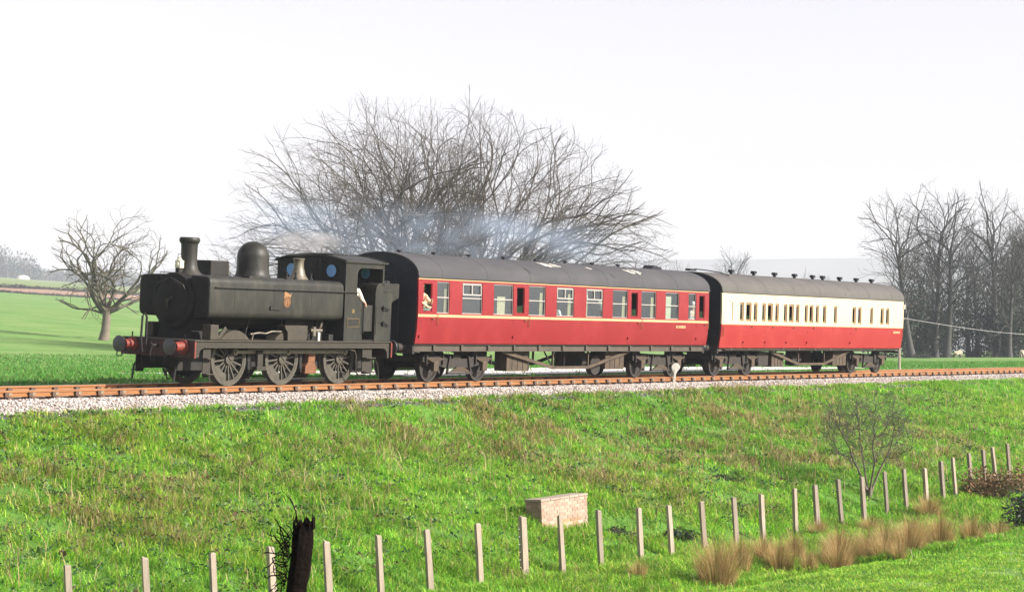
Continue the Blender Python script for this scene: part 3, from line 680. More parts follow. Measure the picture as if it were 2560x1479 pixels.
def gear_box(root, x0, x1, s, z0=.30, z1=.92, m='under_brown', name='battery_box', plank=True):
    b = MB().box(x0, x1, s * .55, s * 1.02, z0, z1).build(name, m, root, bevel=.012)
    if plank:
        for k in range(1, 4): MB().box(x0 + (x1 - x0) * k / 4 - .008, x0 + (x1 - x0) * k / 4 + .008, s * 1.0201, s * 1.032, z0 + .03, z1 - .03).build('box_batten', 'under_dark', b)
        MB().box(x0 + .02, x1 - .02, s * 1.0201, s * 1.04, z1 - .12, z1 - .09).build('box_hinge', 'under_dark', b)

def window(root, x0, x1, z0, z1, s, bar=None, vent=False, frame=None, curtains='', open_top=False, recess=.035, glass=True):
    """pane, frame, transom; x along the coach"""
    y = lambda z, k: s * (float(side_y(z)) - k)
    def quad(a, b, c, d, k): return MB().add([(a, y(c, k), c), (b, y(c, k), c), (b, y(d, k), d), (a, y(d, k), d)] + [(a, y(c, k + .006), c), (b, y(c, k + .006), c), (b, y(d, k + .006), d), (a, y(d, k + .006), d)], [(0, 1, 2, 3), (7, 6, 5, 4), (0, 4, 5, 1), (1, 5, 6, 2), (2, 6, 7, 3), (3, 7, 4, 0)])
    zt = z1 if not open_top else z0 + (z1 - z0) * .3
    p = quad(x0 + .002, x1 - .002, z0 + .002, zt - .002, recess).build('window', 'window_glass' if glass is True else glass, root)
    if frame:
        f = MB(); t = .022 if recess < .04 else min(.075, (x1 - x0) * .25)
        for a, b, c, d in ((x0, x1, z0, z0 + t), (x0, x1, z1 - t, z1), (x0, x0 + t, z0 + t, z1 - t), (x1 - t, x1, z0 + t, z1 - t)):
            q = quad(a, b, c, d, recess - .012); f.add(q.v, q.f)
        f.build('window_frame', frame, p)
    if bar:
        quad(x0 + .02, x1 - .02, bar - .014, bar + .014, recess - .014).build('transom', 'alu_frame', p)
    if vent:
        xm = x0 + (x1 - x0) * .5
        f = MB()
        for a, b, c, d in ((x0 + .05, x1 - .05, bar + .09, bar + .125), (x0 + .05, x1 - .05, z1 - .06, z1 - .03), (xm - .02, xm + .02, bar + .125, z1 - .06), (x0 + .05, x0 + .08, bar + .125, z1 - .06), (x1 - .08, x1 - .05, bar + .125, z1 - .06)):
            q = quad(a, b, c, d, recess - .02); f.add(q.v, q.f)
        f.build('sliding_vent', 'alu_frame', p)
    for c in curtains:
        w = (x1 - x0) * .2
        a = {'l': x0 + .02, 'r': x1 - .02 - w, 'm': (x0 + x1) / 2 - w}[c]; wd = w if c != 'm' else 2 * w
        n = 8; v = []
        for i in range(n + 1):
            for zz in (z0 - .05, z0 + (z1 - z0) * (.78 if c != 'm' else .6)):
                v.append((a + wd * i / n, s * (float(side_y(2.2)) - .10 - .02 * (i % 2)), zz))
        MB().add(v, [(2 * i, 2 * i + 2, 2 * i + 3, 2 * i + 1) for i in range(n)]).build('curtain', 'curtain_cloth', p)
    return p

C1X = 50.70
coach1 = empty('passenger_coach', (C1X, TY, TRACK_LOC[2]), (ROLL, 0, 0)); coach1['plain_end'] = 1
tag(coach1, 'maroon passenger coach with cream lining coupled behind the locomotive', 'railway coach', 'coaches of the train')
L1 = 18.02
W1 = [(.26, .70, 'door'), (.95, 1.59, 'p', 'r'), (2.26, 3.35, 'v', ''), (3.97, 5.07, 'p', 'm'), (5.27, 5.71, 'door'), (5.96, 6.95, 'p', 'r'), (7.62, 8.68, 'v', 'r'), (9.45, 10.53, 'v', 'l'), (11.16, 12.17, 'p', 'r'),
      (12.41, 12.85, 'door'), (13.1, 14.13, 'p', 'r'), (14.81, 15.77, 'b', ''), (16.47, 17.04, 'p', ''), (17.28, 17.68, 'door')]
ZW0, ZW1 = 2.07, 3.0
wins = [(w[0], w[1], ZW0, ZW1) if w[2] != 'door' else (w[0], w[1], 2.12, 2.94) for w in W1]
for s in (-1, 1):
    side_wall(L1, Z0, Z1 - .004, wins, s).build('body_side', 'maroon', coach1, smooth=25)
    for i, w in enumerate(W1):
        cu = w[3] if len(w) > 3 else ''
        if w[2] == 'door': window(coach1, w[0], w[1], 2.12, 2.94, s, frame='maroon', open_top=(i != 4 or True) and s < 0)
        else: window(coach1, w[0], w[1], ZW0, ZW1, s, bar=2.54, vent=w[2] == 'v', frame='alu_frame', curtains=cu)
    # cream lining at cantrail and waist
    def strip_on(root, x0, x1, z0, z1, s, m, name, k=-.004):
        a, b = float(side_y(z0)) - k, float(side_y(z1)) - k
        MB().add([(x0, s * a, z0), (x1, s * a, z0), (x1, s * b, z1), (x0, s * b, z1), (x0, s * (a - .003), z0), (x1, s * (a - .003), z0), (x1, s * (b - .003), z1), (x0, s * (b - .003), z1)],
                 [(0, 1, 2, 3), (7, 6, 5, 4), (0, 4, 5, 1), (1, 5, 6, 2), (2, 6, 7, 3), (3, 7, 4, 0)]).build(name, m, root)
    strip_on(coach1, .01, L1 - .01, 3.055, 3.10, s, 'lining', 'cantrail_lining')
    strip_on(coach1, .01, L1 - .01, 1.955, 2.03, s, 'lining', 'waist_lining')
    # doors: joints, hinges, handles
    for w in W1:
        if w[2] != 'door': continue
        for x in (w[0] - .11, w[1] + .11): strip_on(coach1, x - .006, x + .006, 1.2, 3.05, s, 'end_black', 'door_joint', -.0055)
        hx = w[1] + .06
        MB().tube([(hx - .06, s * 1.40, 1.90), (hx - .06, s * 1.45, 1.90), (hx + .05, s * 1.45, 1.90)], .014, 6).build('door_handle', 'brass', coach1)
        MB().tube([(hx + .2, s * 1.40, 1.72), (hx + .2, s * 1.45, 1.74), (hx + .2, s * 1.45, 2.02), (hx + .2, s * 1.40, 2.04)], .012, 6).build('grab_handle', 'brass', coach1)
        for z in (1.35, 1.8): MB().box(w[0] - .14, w[0] - .09, s * 1.385 - .02, s * 1.385 + .03, z, z + .07).build('hinge', 'maroon', coach1)
    truss(coach1, 4.95, 8.0, 10.2, 12.9, .40, s)
    gear_box(coach1, 5.40, 6.62, s); gear_box(coach1, 11.45, 12.7, s, .32)
    MB().tube([(8.0, s * 1.08, .42), (7.75, s * .9, .93)], .03, 5).tube([(9.0, s * .9, .42), (9.0, s * .9, .93)], .02, 5).build('truss_tie', 'under_dark', coach1)
    # running number: small cream figures too small to read
    nm = MB()
    for k in range(7): nm.box(15.62 + k * .105, 15.69 + k * .105, s * 1.402 - .002, s * 1.402 + .002, 1.755, 1.85) if k not in (1, 6) else nm.box(15.62 + k * .105, 15.66 + k * .105, s * 1.402 - .002, s * 1.402 + .002, 1.755, 1.85)
    nm.build('running_number', 'lining', coach1)['kind'] = 'stuff'
coach_shell(coach1, L1, 'roof_grey', (2.75, 15.18))
MB().lathe([(.28, -.35), (.3, -.3), (.3, .3), (.28, .35)], (7.2, -.35, .62), 'z', 16).build('vacuum_cylinder', 'under_dark', coach1, smooth=40)
MB().lathe([(.2, -.4), (.2, .4)], (10.9, -.5, .55), 'x', 14).build('dynamo', 'under_dark', coach1, smooth=40)
MB().lathe([(.33, -.1), (.33, .1)], (11.1, -.75, .45), 'y', 18).build('belt_pulley', 'under_dark', coach1, smooth=40)
for s in (-1, 1): MB().box(.3, 17.7, s * 1.255, s * 1.42, .90, .925).build('footboard', 'under_brown', coach1) if s > 0 else None
MB().box(14.82, 15.35, -1.30, -1.285, 2.06, 2.86).build('blind', 'cream', coach1)
for x in (1.2, 3.0, 4.9, 6.9, 8.8, 10.67, 12.42, 14.19):
    MB().lathe([(.04, -.06), (.04, .03), (.085, .04), (.085, .085), (.03, .1), (0, .1)], (x, .25, ZR - .01), 'z', 12).build('roof_vent', 'end_black', coach1, smooth=40)
MB().prism([(15.9, ZR - .02), (16.7, ZR - .02), (16.55, ZR + .07), (16.05, ZR + .12)], 'y', -.15, .25).build('roof_vent', 'end_black', coach1)
rp = roof_prof(60)
def roof_at(y):
    yy = [p[0] for p in rp]; return float(np.interp(y, yy, [p[1] for p in rp]))
def roof_patch(root, x, y0, y1, w, m, name, dx=0.):
    n = 6; v = []; 
    for i in range(n + 1):
        y = y0 + (y1 - y0) * i / n; q = dx * i / n
        ww = w * random.uniform(.5, 1.2)
        v += [(x + q, y - .004, roof_at(y) + .010), (x + q + ww, y - .004, roof_at(y) + .010)]
    MB().add(v, [(2 * i, 2 * i + 1, 2 * i + 3, 2 * i + 2) for i in range(n)]).build(name, m, root)
for x, y0, y1, w, dx in ((7.55, -.95, -.62, .12, -.1), (7.75, -1.0, -.75, .2, -.25), (8.0, -.98, -.62, .12, -.3), (8.22, -.98, -.72, .1, -.15), (8.42, -.95, -.66, .16, -.25), (10.3, -.98, -.84, .14, -.15), (12.9, -1.1, -.85, .2, -.3), (13.2, -1.02, -.76, .12, -.2), (13.35, -1.14, -.98, .1, 0), (13.55, -1.05, -.82, .15, -.3)):
    roof_patch(coach1, x, y0, y1, w, 'white_paint', 'bare_patch', dx)
for x in (6.1, 11.35): roof_patch(coach1, x, -1.33, -1.12, .04, 'end_black', 'roof_strip', -.15)

C2X = 69.75
coach2 = empty('passenger_coach', (C2X, TY, TRACK_LOC[2]), (ROLL, 0, 0))
tag(coach2, 'crimson and cream passenger coach at the tail of the train', 'railway coach', 'coaches of the train')
L2 = 16.85
W2 = [(.50, .86, 'f'), (1.42, 1.74, 'q'), (1.93, 2.37, 'd'), (2.55, 2.86, 'q'), (3.26, 3.56, 'q'), (3.73, 4.16, 'd'), (4.38, 4.68, 'q'), (5.12, 5.42, 'q'), (5.58, 6.0, 'd'), (6.2, 6.5, 'q'), (6.98, 7.26, 'q'), (7.42, 7.78, 'd'), (8.0, 8.28, 'q'),
      (8.66, 8.98, 'q'), (9.72, 10.0, 'q'), (11.52, 11.86, 'd'), (12.08, 12.42, 'q'), (13.32, 13.6, 'q'), (14.38, 14.72, 'q'), (14.96, 15.3, 'q')]
wins2 = [(w[0], w[1], 2.06, 2.76) for w in W2]
for s in (-1, 1):
    side_wall(L2, Z0 - .10, 1.94, [], s).build('lower_panel', 'crimson', coach2, smooth=25)
    side_wall(L2, 1.94, Z1 - .004, wins2, s).build('upper_panel', 'cream', coach2, smooth=25)
    for w in W2:
        if w[2] == 'f': window(coach2, w[0], w[1], 2.06, 2.76, s, bar=2.58, frame='cream', glass='frosted')
        elif w[2] == 'd': window(coach2, w[0], w[1], 2.06, 2.76, s, frame='teak', open_top=s < 0, recess=.045)
        else: window(coach2, w[0], w[1], 2.06, 2.76, s, frame='teak', recess=.045)
    for w in W2:
        if w[2] != 'd': continue
        for x in (w[0] - .08, w[1] + .08): strip_on(coach2, x - .005, x + .005, 1.1, 1.93, s, 'end_black', 'door_joint', -.0055); strip_on(coach2, x - .004, x + .004, 1.95, 3.05, s, 'sole_bar', 'door_joint', -.0055)
        MB().tube([(w[1] + .02, s * 1.40, 1.86), (w[1] + .02, s * 1.44, 1.86), (w[1] + .13, s * 1.44, 1.86)], .014, 6).build('door_handle', 'brass', coach2)
        for z in (1.25, 1.65): MB().box(w[0] - .1, w[0] - .05, s * 1.38 - .02, s * 1.38 + .03, z, z + .06).build('hinge', 'crimson', coach2)
    strip_on(coach2, .01, L2 - .01, 1.925, 1.95, s, 'lining', 'waist_lining')
    truss(coach2, 4.6, 7.2, 9.6, 12.0, .42, s)
    gear_box(coach2, 5.0, 6.05, s, .32, .86); gear_box(coach2, 10.6, 11.9, s, .34, .9)
    MB().box(3.9, 4.75, s * .5, s * 1.0, .35, .9).build('gear_case', 'under_dark', coach2, bevel=.03)
    MB().box(.4, L2 - .4, s * 1.28, s * 1.36, .99, 1.02).build('footboard', 'sole_bar', coach2)
    nm = MB()
    for k in range(6): nm.box(15.8 + k * .12, 15.88 + k * .12, s * 1.402 - .002, s * 1.402 + .002, 1.70, 1.79)
    nm.build('running_number', 'lining', coach2)['kind'] = 'stuff'
    for x in (.1, L2 - .1): MB().tube([(x, s * 1.39, 1.5), (x, s * 1.44, 1.52), (x, s * 1.44, 1.85), (x, s * 1.39, 1.87)], .014, 5).build('grab_handle', 'brass', coach2)
coach_shell(coach2, L2, 'roof_grey_light', (1.95, 14.2))
MB().lathe([(.28, -.3), (.28, .3)], (8.3, -.3, .62), 'z', 14).lathe([(.16, -.4), (.16, .4)], (7.8, -.6, .6), 'x', 12).build('vacuum_cylinder', 'under_dark', coach2, smooth=40)
for x in (3.48, 5.38, 7.22, 9.04, 10.74, 11.71, 13.40, 15.09, 16.7):
    MB().box(x - .05, x + .05, .1 - .06, .1 + .06, ZR - .03, ZR + .06).box(x - .11, x + .11, .1 - .09, .1 + .09, ZR + .06, ZR + .17).build('roof_vent', 'end_black', coach2, bevel=.02)
MB().tube([(.5, .1, ZR + .1), (.9, -.2, ZR + .07), (1.35, -.55, roof_at(-.55) + .06), (1.6, -.8, roof_at(-.8) + .02)], .022, 5).box(.0, .5, .0, .2, ZR + .02, ZR + .1).build('roof_rail', 'end_black', coach2)
for x in (7.0, 11.4): roof_patch(coach2, x, -1.33, -1.12, .05, 'end_black', 'roof_strip', -.15)
MB().box(L2 - .012, L2 + .06, -1.44, -1.36, 2.75, 2.95).build('tail_lamp', 'white_paint', coach2, bevel=.01)

# ------------------------------------------------------------------ people
def skin_mesh(name, joints, edges, radii, m, parent, sub=1, root='pelvis'):
    keys = list(joints); me = bpy.data.meshes.new(name)
    me.from_pydata([joints[k] for k in keys], [(keys.index(a), keys.index(b)) for a, b in edges], [])
    o = link(name, me, parent); me.materials.append(MATS[m])
    o.modifiers.new('skin', 'SKIN'); lay = me.skin_vertices[0].data
    for i, k in enumerate(keys):
        r = radii[k]; lay[i].radius = r if isinstance(r, tuple) else (r, r); lay[i].use_root = (k == root)
    ss = o.modifiers.new('sub', 'SUBSURF'); ss.levels = ss.render_levels = sub
    return o
def person(label, loc, rotz, clothes, trousers, hair, seated=False, lean=0., arms=None):
    """figure facing local +x, feet at z=0"""
    root = empty('person', loc, (0, 0, rotz))
    tag(root, label, 'person', 'people on the train')
    hip = .45 if seated else .92
    def up(dx, dy, dz): return (dx + lean * dz, dy, hip + dz)
    J = {'pelvis': (0, 0, hip), 'belly': up(0, 0, .16), 'chest': up(.01, 0, .38), 'neck': up(.01, 0, .53), 'jaw': up(.03, 0, .62), 'crown': up(.03, 0, .76)}
    E = [('pelvis', 'belly'), ('belly', 'chest'), ('chest', 'neck'), ('neck', 'jaw'), ('jaw', 'crown')]
    Rd = {'pelvis': (.15, .12), 'belly': (.14, .105), 'chest': (.155, .115), 'neck': .055, 'jaw': (.075, .085), 'crown': (.075, .09)}
    for sd, n in ((1, 'l'), (-1, 'r')):
        el, wr, hd = (arms or {}).get(n, ((.02, .26 * sd, .18), (.12, .25 * sd, -.03), (.16, .24 * sd, -.11)))
        J['sh' + n] = up(0, .19 * sd, .46); J['el' + n] = up(*el); J['wr' + n] = up(*wr); J['hd' + n] = up(*hd)
        E += [('chest', 'sh' + n), ('sh' + n, 'el' + n), ('el' + n, 'wr' + n), ('wr' + n, 'hd' + n)]
        Rd.update({'sh' + n: .065, 'el' + n: .045, 'wr' + n: .03, 'hd' + n: (.04, .022)})
        hdv = Vector(J['hd' + n]); dv = (hdv - Vector(J['wr' + n])).normalized(); sv_ = dv.cross(Vector((0, sd, .3))).normalized()
        for q in range(4):
            J['f%d%s' % (q, n)] = tuple(hdv + dv * (.075 - .012 * abs(q - 1)) + sv_ * (q - 1.5) * .022); E.append(('hd' + n, 'f%d%s' % (q, n))); Rd['f%d%s' % (q, n)] = .009
        J['th' + n] = tuple(hdv + dv * .02 + sv_ * .06); E.append(('wr' + n, 'th' + n)); Rd['th' + n] = .01
        if seated: kn, an, ft = (.45, .11 * sd, .45), (.45, .11 * sd, .08), (.58, .12 * sd, .04)
        else: kn, an, ft = (.03, .10 * sd, .50), (0, .11 * sd, .09), (.13, .12 * sd, .04)
        J['hp' + n] = (0, .09 * sd, hip - .03); J['kn' + n] = kn; J['an' + n] = an; J['ft' + n] = ft
        E += [('pelvis', 'hp' + n), ('hp' + n, 'kn' + n), ('kn' + n, 'an' + n), ('an' + n, 'ft' + n)]
        Rd.update({'hp' + n: .085, 'kn' + n: .06, 'an' + n: .04, 'ft' + n: (.045, .035)})
    skin_mesh('body', J, E, Rd, 'skin', root)
    g = 1.16
    def sub_(keys, m, nm, rt):
        jj = {k: J[k] for k in keys}; skin_mesh(nm, jj, [e for e in E if e[0] in jj and e[1] in jj], {k: (tuple(a * g for a in Rd[k]) if isinstance(Rd[k], tuple) else Rd[k] * g) for k in keys}, m, root, root=rt)
    sub_(['pelvis', 'belly', 'chest', 'shl', 'ell', 'wrl', 'shr', 'elr', 'wrr'], clothes, 'jacket', 'pelvis')
    sub_(['pelvis', 'hpl', 'knl', 'anl', 'hpr', 'knr', 'anr'], trousers, 'trousers', 'pelvis')
    c = Vector(J['crown']); h = MB()
    h.lathe([(.088, -.03), (.102, .03), (.085, .085), (.045, .115), (0, .12)], (c.x - .012, c.y, c.z - .03), 'z', 12)
    h.build('hair', hair, root, smooth=60)
    f = Vector(J['jaw']) * .5 + c * .5
    MB().add([(f.x + .085, -.012, f.z - .03), (f.x + .085, .012, f.z - .03), (f.x + .115, 0, f.z - .025), (f.x + .08, 0, f.z + .02)], [(0, 1, 2), (1, 3, 2), (3, 0, 2)]).build('nose', 'skin', root)
    for y in (-.03, .03): MB().lathe([(0, -.012), (.011, 0), (0, .012)], (f.x + .083, y, f.z + .015), 'z', 6).build('eye', 'end_black', root)
    MB().box(f.x + .075, f.x + .092, -.022, .022, f.z - .068, f.z - .06).build('mouth', 'seat_cloth', root)
    return root
mat('cloth_white', (.78, .72, .62), .8); mat('cloth_cream', (.8, .66, .42), .8, col2=(.7, .3, .2), scale=9, contrast=2); mat('cloth_dark', (.02, .022, .03), .9); mat('cloth_grey', (.25, .27, .28), .9)
mat('hair_dark', (.03, .02, .015), .8); mat('hair_fair', (.35, .24, .12), .8); mat('hat_white', (.8, .76, .7), .7)
zt = TRACK_LOC[2]
def on_train(x, y, z):      # a point of the train's own frame in the world
    return (x, TY + y * math.cos(ROLL) - z * math.sin(ROLL), zt + y * math.sin(ROLL) + z * math.cos(ROLL))
person('fireman in pale shirt leaning at the locomotive cab opening', on_train(LX + 7.05, -.85, 1.262), -math.pi / 2 - .5, 'cloth_white', 'cloth_dark', 'hair_dark', lean=.12, arms={'r': ((.20, -.30, .30), (.36, -.28, .22), (.42, -.26, .16)), 'l': ((.1, .28, .2), (.25, .3, .1), (.3, .3, .04))})
person('passenger in cream clothes leaning out of the foremost maroon coach door', on_train(C1X + .46, -1.12, 1.2), -math.pi / 2 - .2, 'cloth_cream', 'cloth_grey', 'hair_fair', lean=.16, arms={'r': ((.3, -.20, .25), (.42, -.05, .12), (.45, .02, .1)), 'l': ((.28, .18, .25), (.42, .12, .2), (.46, .08, .3))})
person('passenger with white hat at the rearmost maroon coach door', on_train(C1X + 17.42, -1.05, .95), -math.pi / 2, 'cloth_white', 'cloth_grey', 'hat_white', lean=.1)
person('passenger in pale top standing inside the maroon coach, ninth window', on_train(C1X + 11.45, -.85, 1.19), -math.pi / 2 + .4, 'cloth_white', 'cloth_grey', 'hair_fair')
person('seated passenger in white at the seventh window of the maroon coach', on_train(C1X + 8.25, -.95, 1.3), math.pi, 'cloth_white', 'cloth_dark', 'hair_fair', seated=True)
person('passenger in grey standing behind the second window of the maroon coach', on_train(C1X + 1.1, -.8, 1.19), -math.pi / 2, 'cloth_cream', 'cloth_grey', 'hair_dark')

# ------------------------------------------------------------------ bare trees (grown by space colonisation)
mat('bark_grey', (.078, .07, .055), .9, col2=(.038, .035, .029), scale=1.5, bump=.02, bscale=6, third=(.095, .088, .062))
mat('bark_pale', (.17, .14, .11), .9, col2=(.10, .082, .065), scale=2, bump=.02, bscale=7)
mat('bark_dark', (.034, .034, .036), .9, col2=(.06, .057, .052), scale=2)
mat('twig', (.085, .070, .056), .9, col2=(.05, .042, .035), scale=.6)
mat('twig_far', (.10, .10, .09), .95, col2=(.14, .12, .10), scale=.2)
def seg_mesh(P0, P1, R0, R1, n):
    d = P1 - P0; d /= np.maximum(np.linalg.norm(d, axis=1, keepdims=True), 1e-6)
    ref = np.where(np.abs(d[:, 2:3]) < .9, np.array([[0., 0, 1]]), np.array([[1., 0, 0]]))
    u = np.cross(d, ref); u /= np.linalg.norm(u, axis=1, keepdims=True); w = np.cross(d, u)
    a = 2 * np.pi * np.arange(n) / n; c, s = np.cos(a), np.sin(a)
    ring = u[:, None] * c[None, :, None] + w[:, None] * s[None, :, None]
    V = np.concatenate([P0[:, None] + ring * R0[:, None, None], P1[:, None] + ring * R1[:, None, None]], 1)
    k = np.arange(n); f = np.stack([k, (k + 1) % n, (k + 1) % n + n, k + n], -1)
    F = (f[None] + (np.arange(len(P0)) * 2 * n)[:, None, None]).reshape(-1, 4)
    return V.reshape(-1, 3), F
def grow(att, stems, step, kill, infl, rng, iters=260, wobble=.12, up=.0):
    """stems: list of polylines (first is the trunk). returns nodes, parent index"""
    N = []; par = []
    for st in stems:
        pts, p0 = st
        for i, p in enumerate(pts):
            par.append(p0 if i == 0 else len(N) - 1); N.append(np.array(p, float))
    cap = 40000; nodes = np.zeros((cap, 3)); nodes[:len(N)] = N; par = list(par); n = len(N)
    A = np.array(att, float); best = np.full(len(A), 1e9); bi = np.zeros(len(A), int); start = 0
    for it in range(iters):
        if len(A) == 0 or n > cap - 3000: break
        D = np.linalg.norm(A[:, None] - nodes[None, start:n], axis=2); m = D.argmin(1); dv = D[np.arange(len(A)), m]
        upd = dv < best; best[upd] = dv[upd]; bi[upd] = m[upd] + start
        keep = best > kill; A = A[keep]; best = best[keep]; bi = bi[keep]
        if len(A) == 0: break
        act = best < infl
        if not act.any(): break
        v = A[act] - nodes[bi[act]]; v /= np.linalg.norm(v, axis=1, keepdims=True)
        acc = np.zeros((n, 3)); np.add.at(acc, bi[act], v); cnt = np.bincount(bi[act], minlength=n)
        idx = np.nonzero(cnt)[0]; d = acc[idx] / cnt[idx][:, None]; d[:, 2] += up
        d += rng.normal(0, wobble, d.shape); d /= np.maximum(np.linalg.norm(d, axis=1, keepdims=True), 1e-6)
        new = nodes[idx] + d * step
        nodes[n:n + len(idx)] = new; par += list(idx); start = n; n += len(idx)
    return nodes[:n].copy(), np.array(par)
def bare_tree(name, label, base, stems, att, rng, step=.5, kill=.9, infl=7., tip=.012, expo=2.05, flare=1.5, twigs=2, tl=(.5, 1.1), barkm='bark_grey', twigm='twig', cat='tree', group=None, thick=.10, rot=0., rmax=None, up=.0, twr=.0085):
    nodes, par = grow(att, stems, step, kill, infl, rng, up=up); n = len(nodes)
    rad = np.zeros(n); kids = np.bincount(par[par >= 0], minlength=n)
    acc = np.zeros(n)
    for i in range(n - 1, -1, -1):
        r = acc[i] ** (1 / expo) if kids[i] else tip
        rad[i] = max(r, tip)
        if par[i] >= 0: acc[par[i]] += rad[i] ** expo
    if rmax: rad = np.minimum(rad, rmax * (1 - .4 * np.clip((nodes[:, 2]) / max(nodes[:, 2].max(), 1), 0, 1)))
    z = nodes[:, 2]; rad = np.where(rad > thick, rad * (1 + (flare - 1) * np.exp(-z / .8)), rad)
    i = np.nonzero(par >= 0)[0]; P0, P1, R0, R1 = nodes[par[i]], nodes[i], np.minimum(rad[par[i]], rad[i] * 1.35), rad[i]
    R0 = np.where(R1 > thick, rad[par[i]], R0)
    root = empty(name, base, (0, 0, rot)); tag(root, label, cat, group)
    big = R1 > thick
    # overlap the joints a little
    d = P1 - P0; P1x = P1 + d * .06
    V, F = seg_mesh(P0[big], P1x[big], R0[big], R1[big], 9); np_mesh('trunk', V, F, barkm, root, smooth=True)
    V, F = seg_mesh(P0[~big], P1x[~big], R0[~big], R1[~big], 4)
    tw = np.nonzero((rad < tip * 3.2))[0]; tw = np.repeat(tw, twigs)
    dirn = nodes[tw] - nodes[np.maximum(par[tw], 0)]; dirn /= np.maximum(np.linalg.norm(dirn, axis=1, keepdims=True), 1e-6)
    dirn = dirn + rng.normal(0, .55, dirn.shape); dirn[:, 2] += .22; dirn /= np.linalg.norm(dirn, axis=1, keepdims=True)
    ln = rng.uniform(*tl, len(tw))[:, None]; A0 = nodes[tw]; A1 = A0 + dirn * ln * .5
    d2 = dirn + rng.normal(0, .35, dirn.shape); d2 /= np.linalg.norm(d2, axis=1, keepdims=True); A2 = A1 + d2 * ln * .5
    d3 = dirn + rng.normal(0, .7, dirn.shape); d3 /= np.linalg.norm(d3, axis=1, keepdims=True); A3 = A1 + d3 * ln * .42
    r1 = np.full(len(tw), twr)
    V2, F2 = seg_mesh(np.concatenate([A0, A1, A1]), np.concatenate([A1, A2, A3]), np.concatenate([r1, r1 * .8, r1 * .7]), np.concatenate([r1 * .8, r1 * .5, r1 * .4]), 3)
    np_mesh('crown', np.concatenate([V, V2]), np.concatenate([F, F2 + len(V)]), twigm, root)
    return root
RV = np.array([.547, -.837]); DV = np.array([.837, .547])   # across and along the view, for tree outlines
def lat(l, d, z): return np.stack([RV[0] * l + DV[0] * d, RV[1] * l + DV[1] * d, z], -1)

def fork_tree(rng, starts, inside, tip=.009, L0=4.2, r0=.3, ang=(10, 34), wob=.07, up=.03, side=.10, seg=.55, big=(.76, .88), small=(.52, .76), ex=.5, outw=0.):
    """limbs that walk, curve and fork again and again until they are twigs; returns segment arrays"""
    A = []; st = [(Vector(p), Vector(d).normalized(), r, 0) for p, d, r in starts]
    nr = rng.normal; un = rng.uniform
    while st:
        p, d, r, dep = st.pop()
        L = L0 * (r / r0) ** ex * un(.7, 1.25); n = max(2, int(L / seg)); r1 = r * .9
        bend = Vector(nr(0, .35 / n, 3)); out = False
        for i in range(n):
            d = (d + bend + Vector(nr(0, wob, 3)) + Vector((p.x * outw, p.y * outw, up))).normalized(); q = p + d * (L / n)
            ra = r + (r1 - r) * i / n; rb_ = r + (r1 - r) * (i + 1) / n
            A.append((*p, *q, ra, rb_)); p = q
            if not inside(p): out = True; r1 = rb_ * .62; break
            if rng.random() < side and ra > tip * 1.6:
                ax = d.orthogonal().normalized(); ax.rotate(Matrix.Rotation(un(0, 6.28), 3, d)); dd = d.copy(); dd.rotate(Matrix.Rotation(R(un(28, 60)), 3, ax)); st.append((p.copy(), dd, max(ra * un(.25, .45), tip), dep + 1))
        if out and r1 < tip * 1.6 or r1 < tip: continue
        ax = d.orthogonal().normalized(); ax.rotate(Matrix.Rotation(un(0, 6.28), 3, d))
        a = un(*ang)
        for rr_, sg in ((un(*big), .55), (un(*small), -1.15)):
            if r1 * rr_ < tip: 
                if r1 * .95 < tip: continue
                rr_ = tip / r1
            dd = d.copy(); dd.rotate(Matrix.Rotation(R(a) * sg, 3, ax)); st.append((p.copy(), dd, r1 * rr_, dep + 1))
    return np.array(A)
def build_fork(name, label, base, A, trunk, cat='tree', group=None, thick=.10, barkm='bark_grey', twigm='twig'):
    root = empty(name, base); tag(root, label, cat, group)
    tr = MB().tube([p for p, r in trunk], [r for p, r in trunk], 12); V0 = np.array(tr.v); n0 = 12; k = len(trunk)
    P0, P1, R0, R1 = A[:, :3], A[:, 3:6], A[:, 6], A[:, 7]; d = P1 - P0; P1 = P1 + d * .05
    b = R1 > thick
    V, F = seg_mesh(P0[b], P1[b], R0[b], R1[b], 8)
    i = np.arange(k - 1)[:, None] * n0 + np.arange(n0)[None]; j = np.arange(k - 1)[:, None] * n0 + (np.arange(n0)[None] + 1) % n0
    F0 = np.stack([i, j, j + n0, i + n0], -1).reshape(-1, 4)
    np_mesh('trunk', np.concatenate([V0, V]), np.concatenate([F0, F + len(V0)]), barkm, root, smooth=True)
    m = (~b) & (R1 > .03); V1, F1 = seg_mesh(P0[m], P1[m], R0[m], R1[m], 5); t = R1 <= .03; V2, F2 = seg_mesh(P0[t], P1[t], R0[t], R1[t], 3)
    np_mesh('crown', np.concatenate([V1, V2]), np.concatenate([F1, F2 + len(V1)]), twigm, root)
    return root
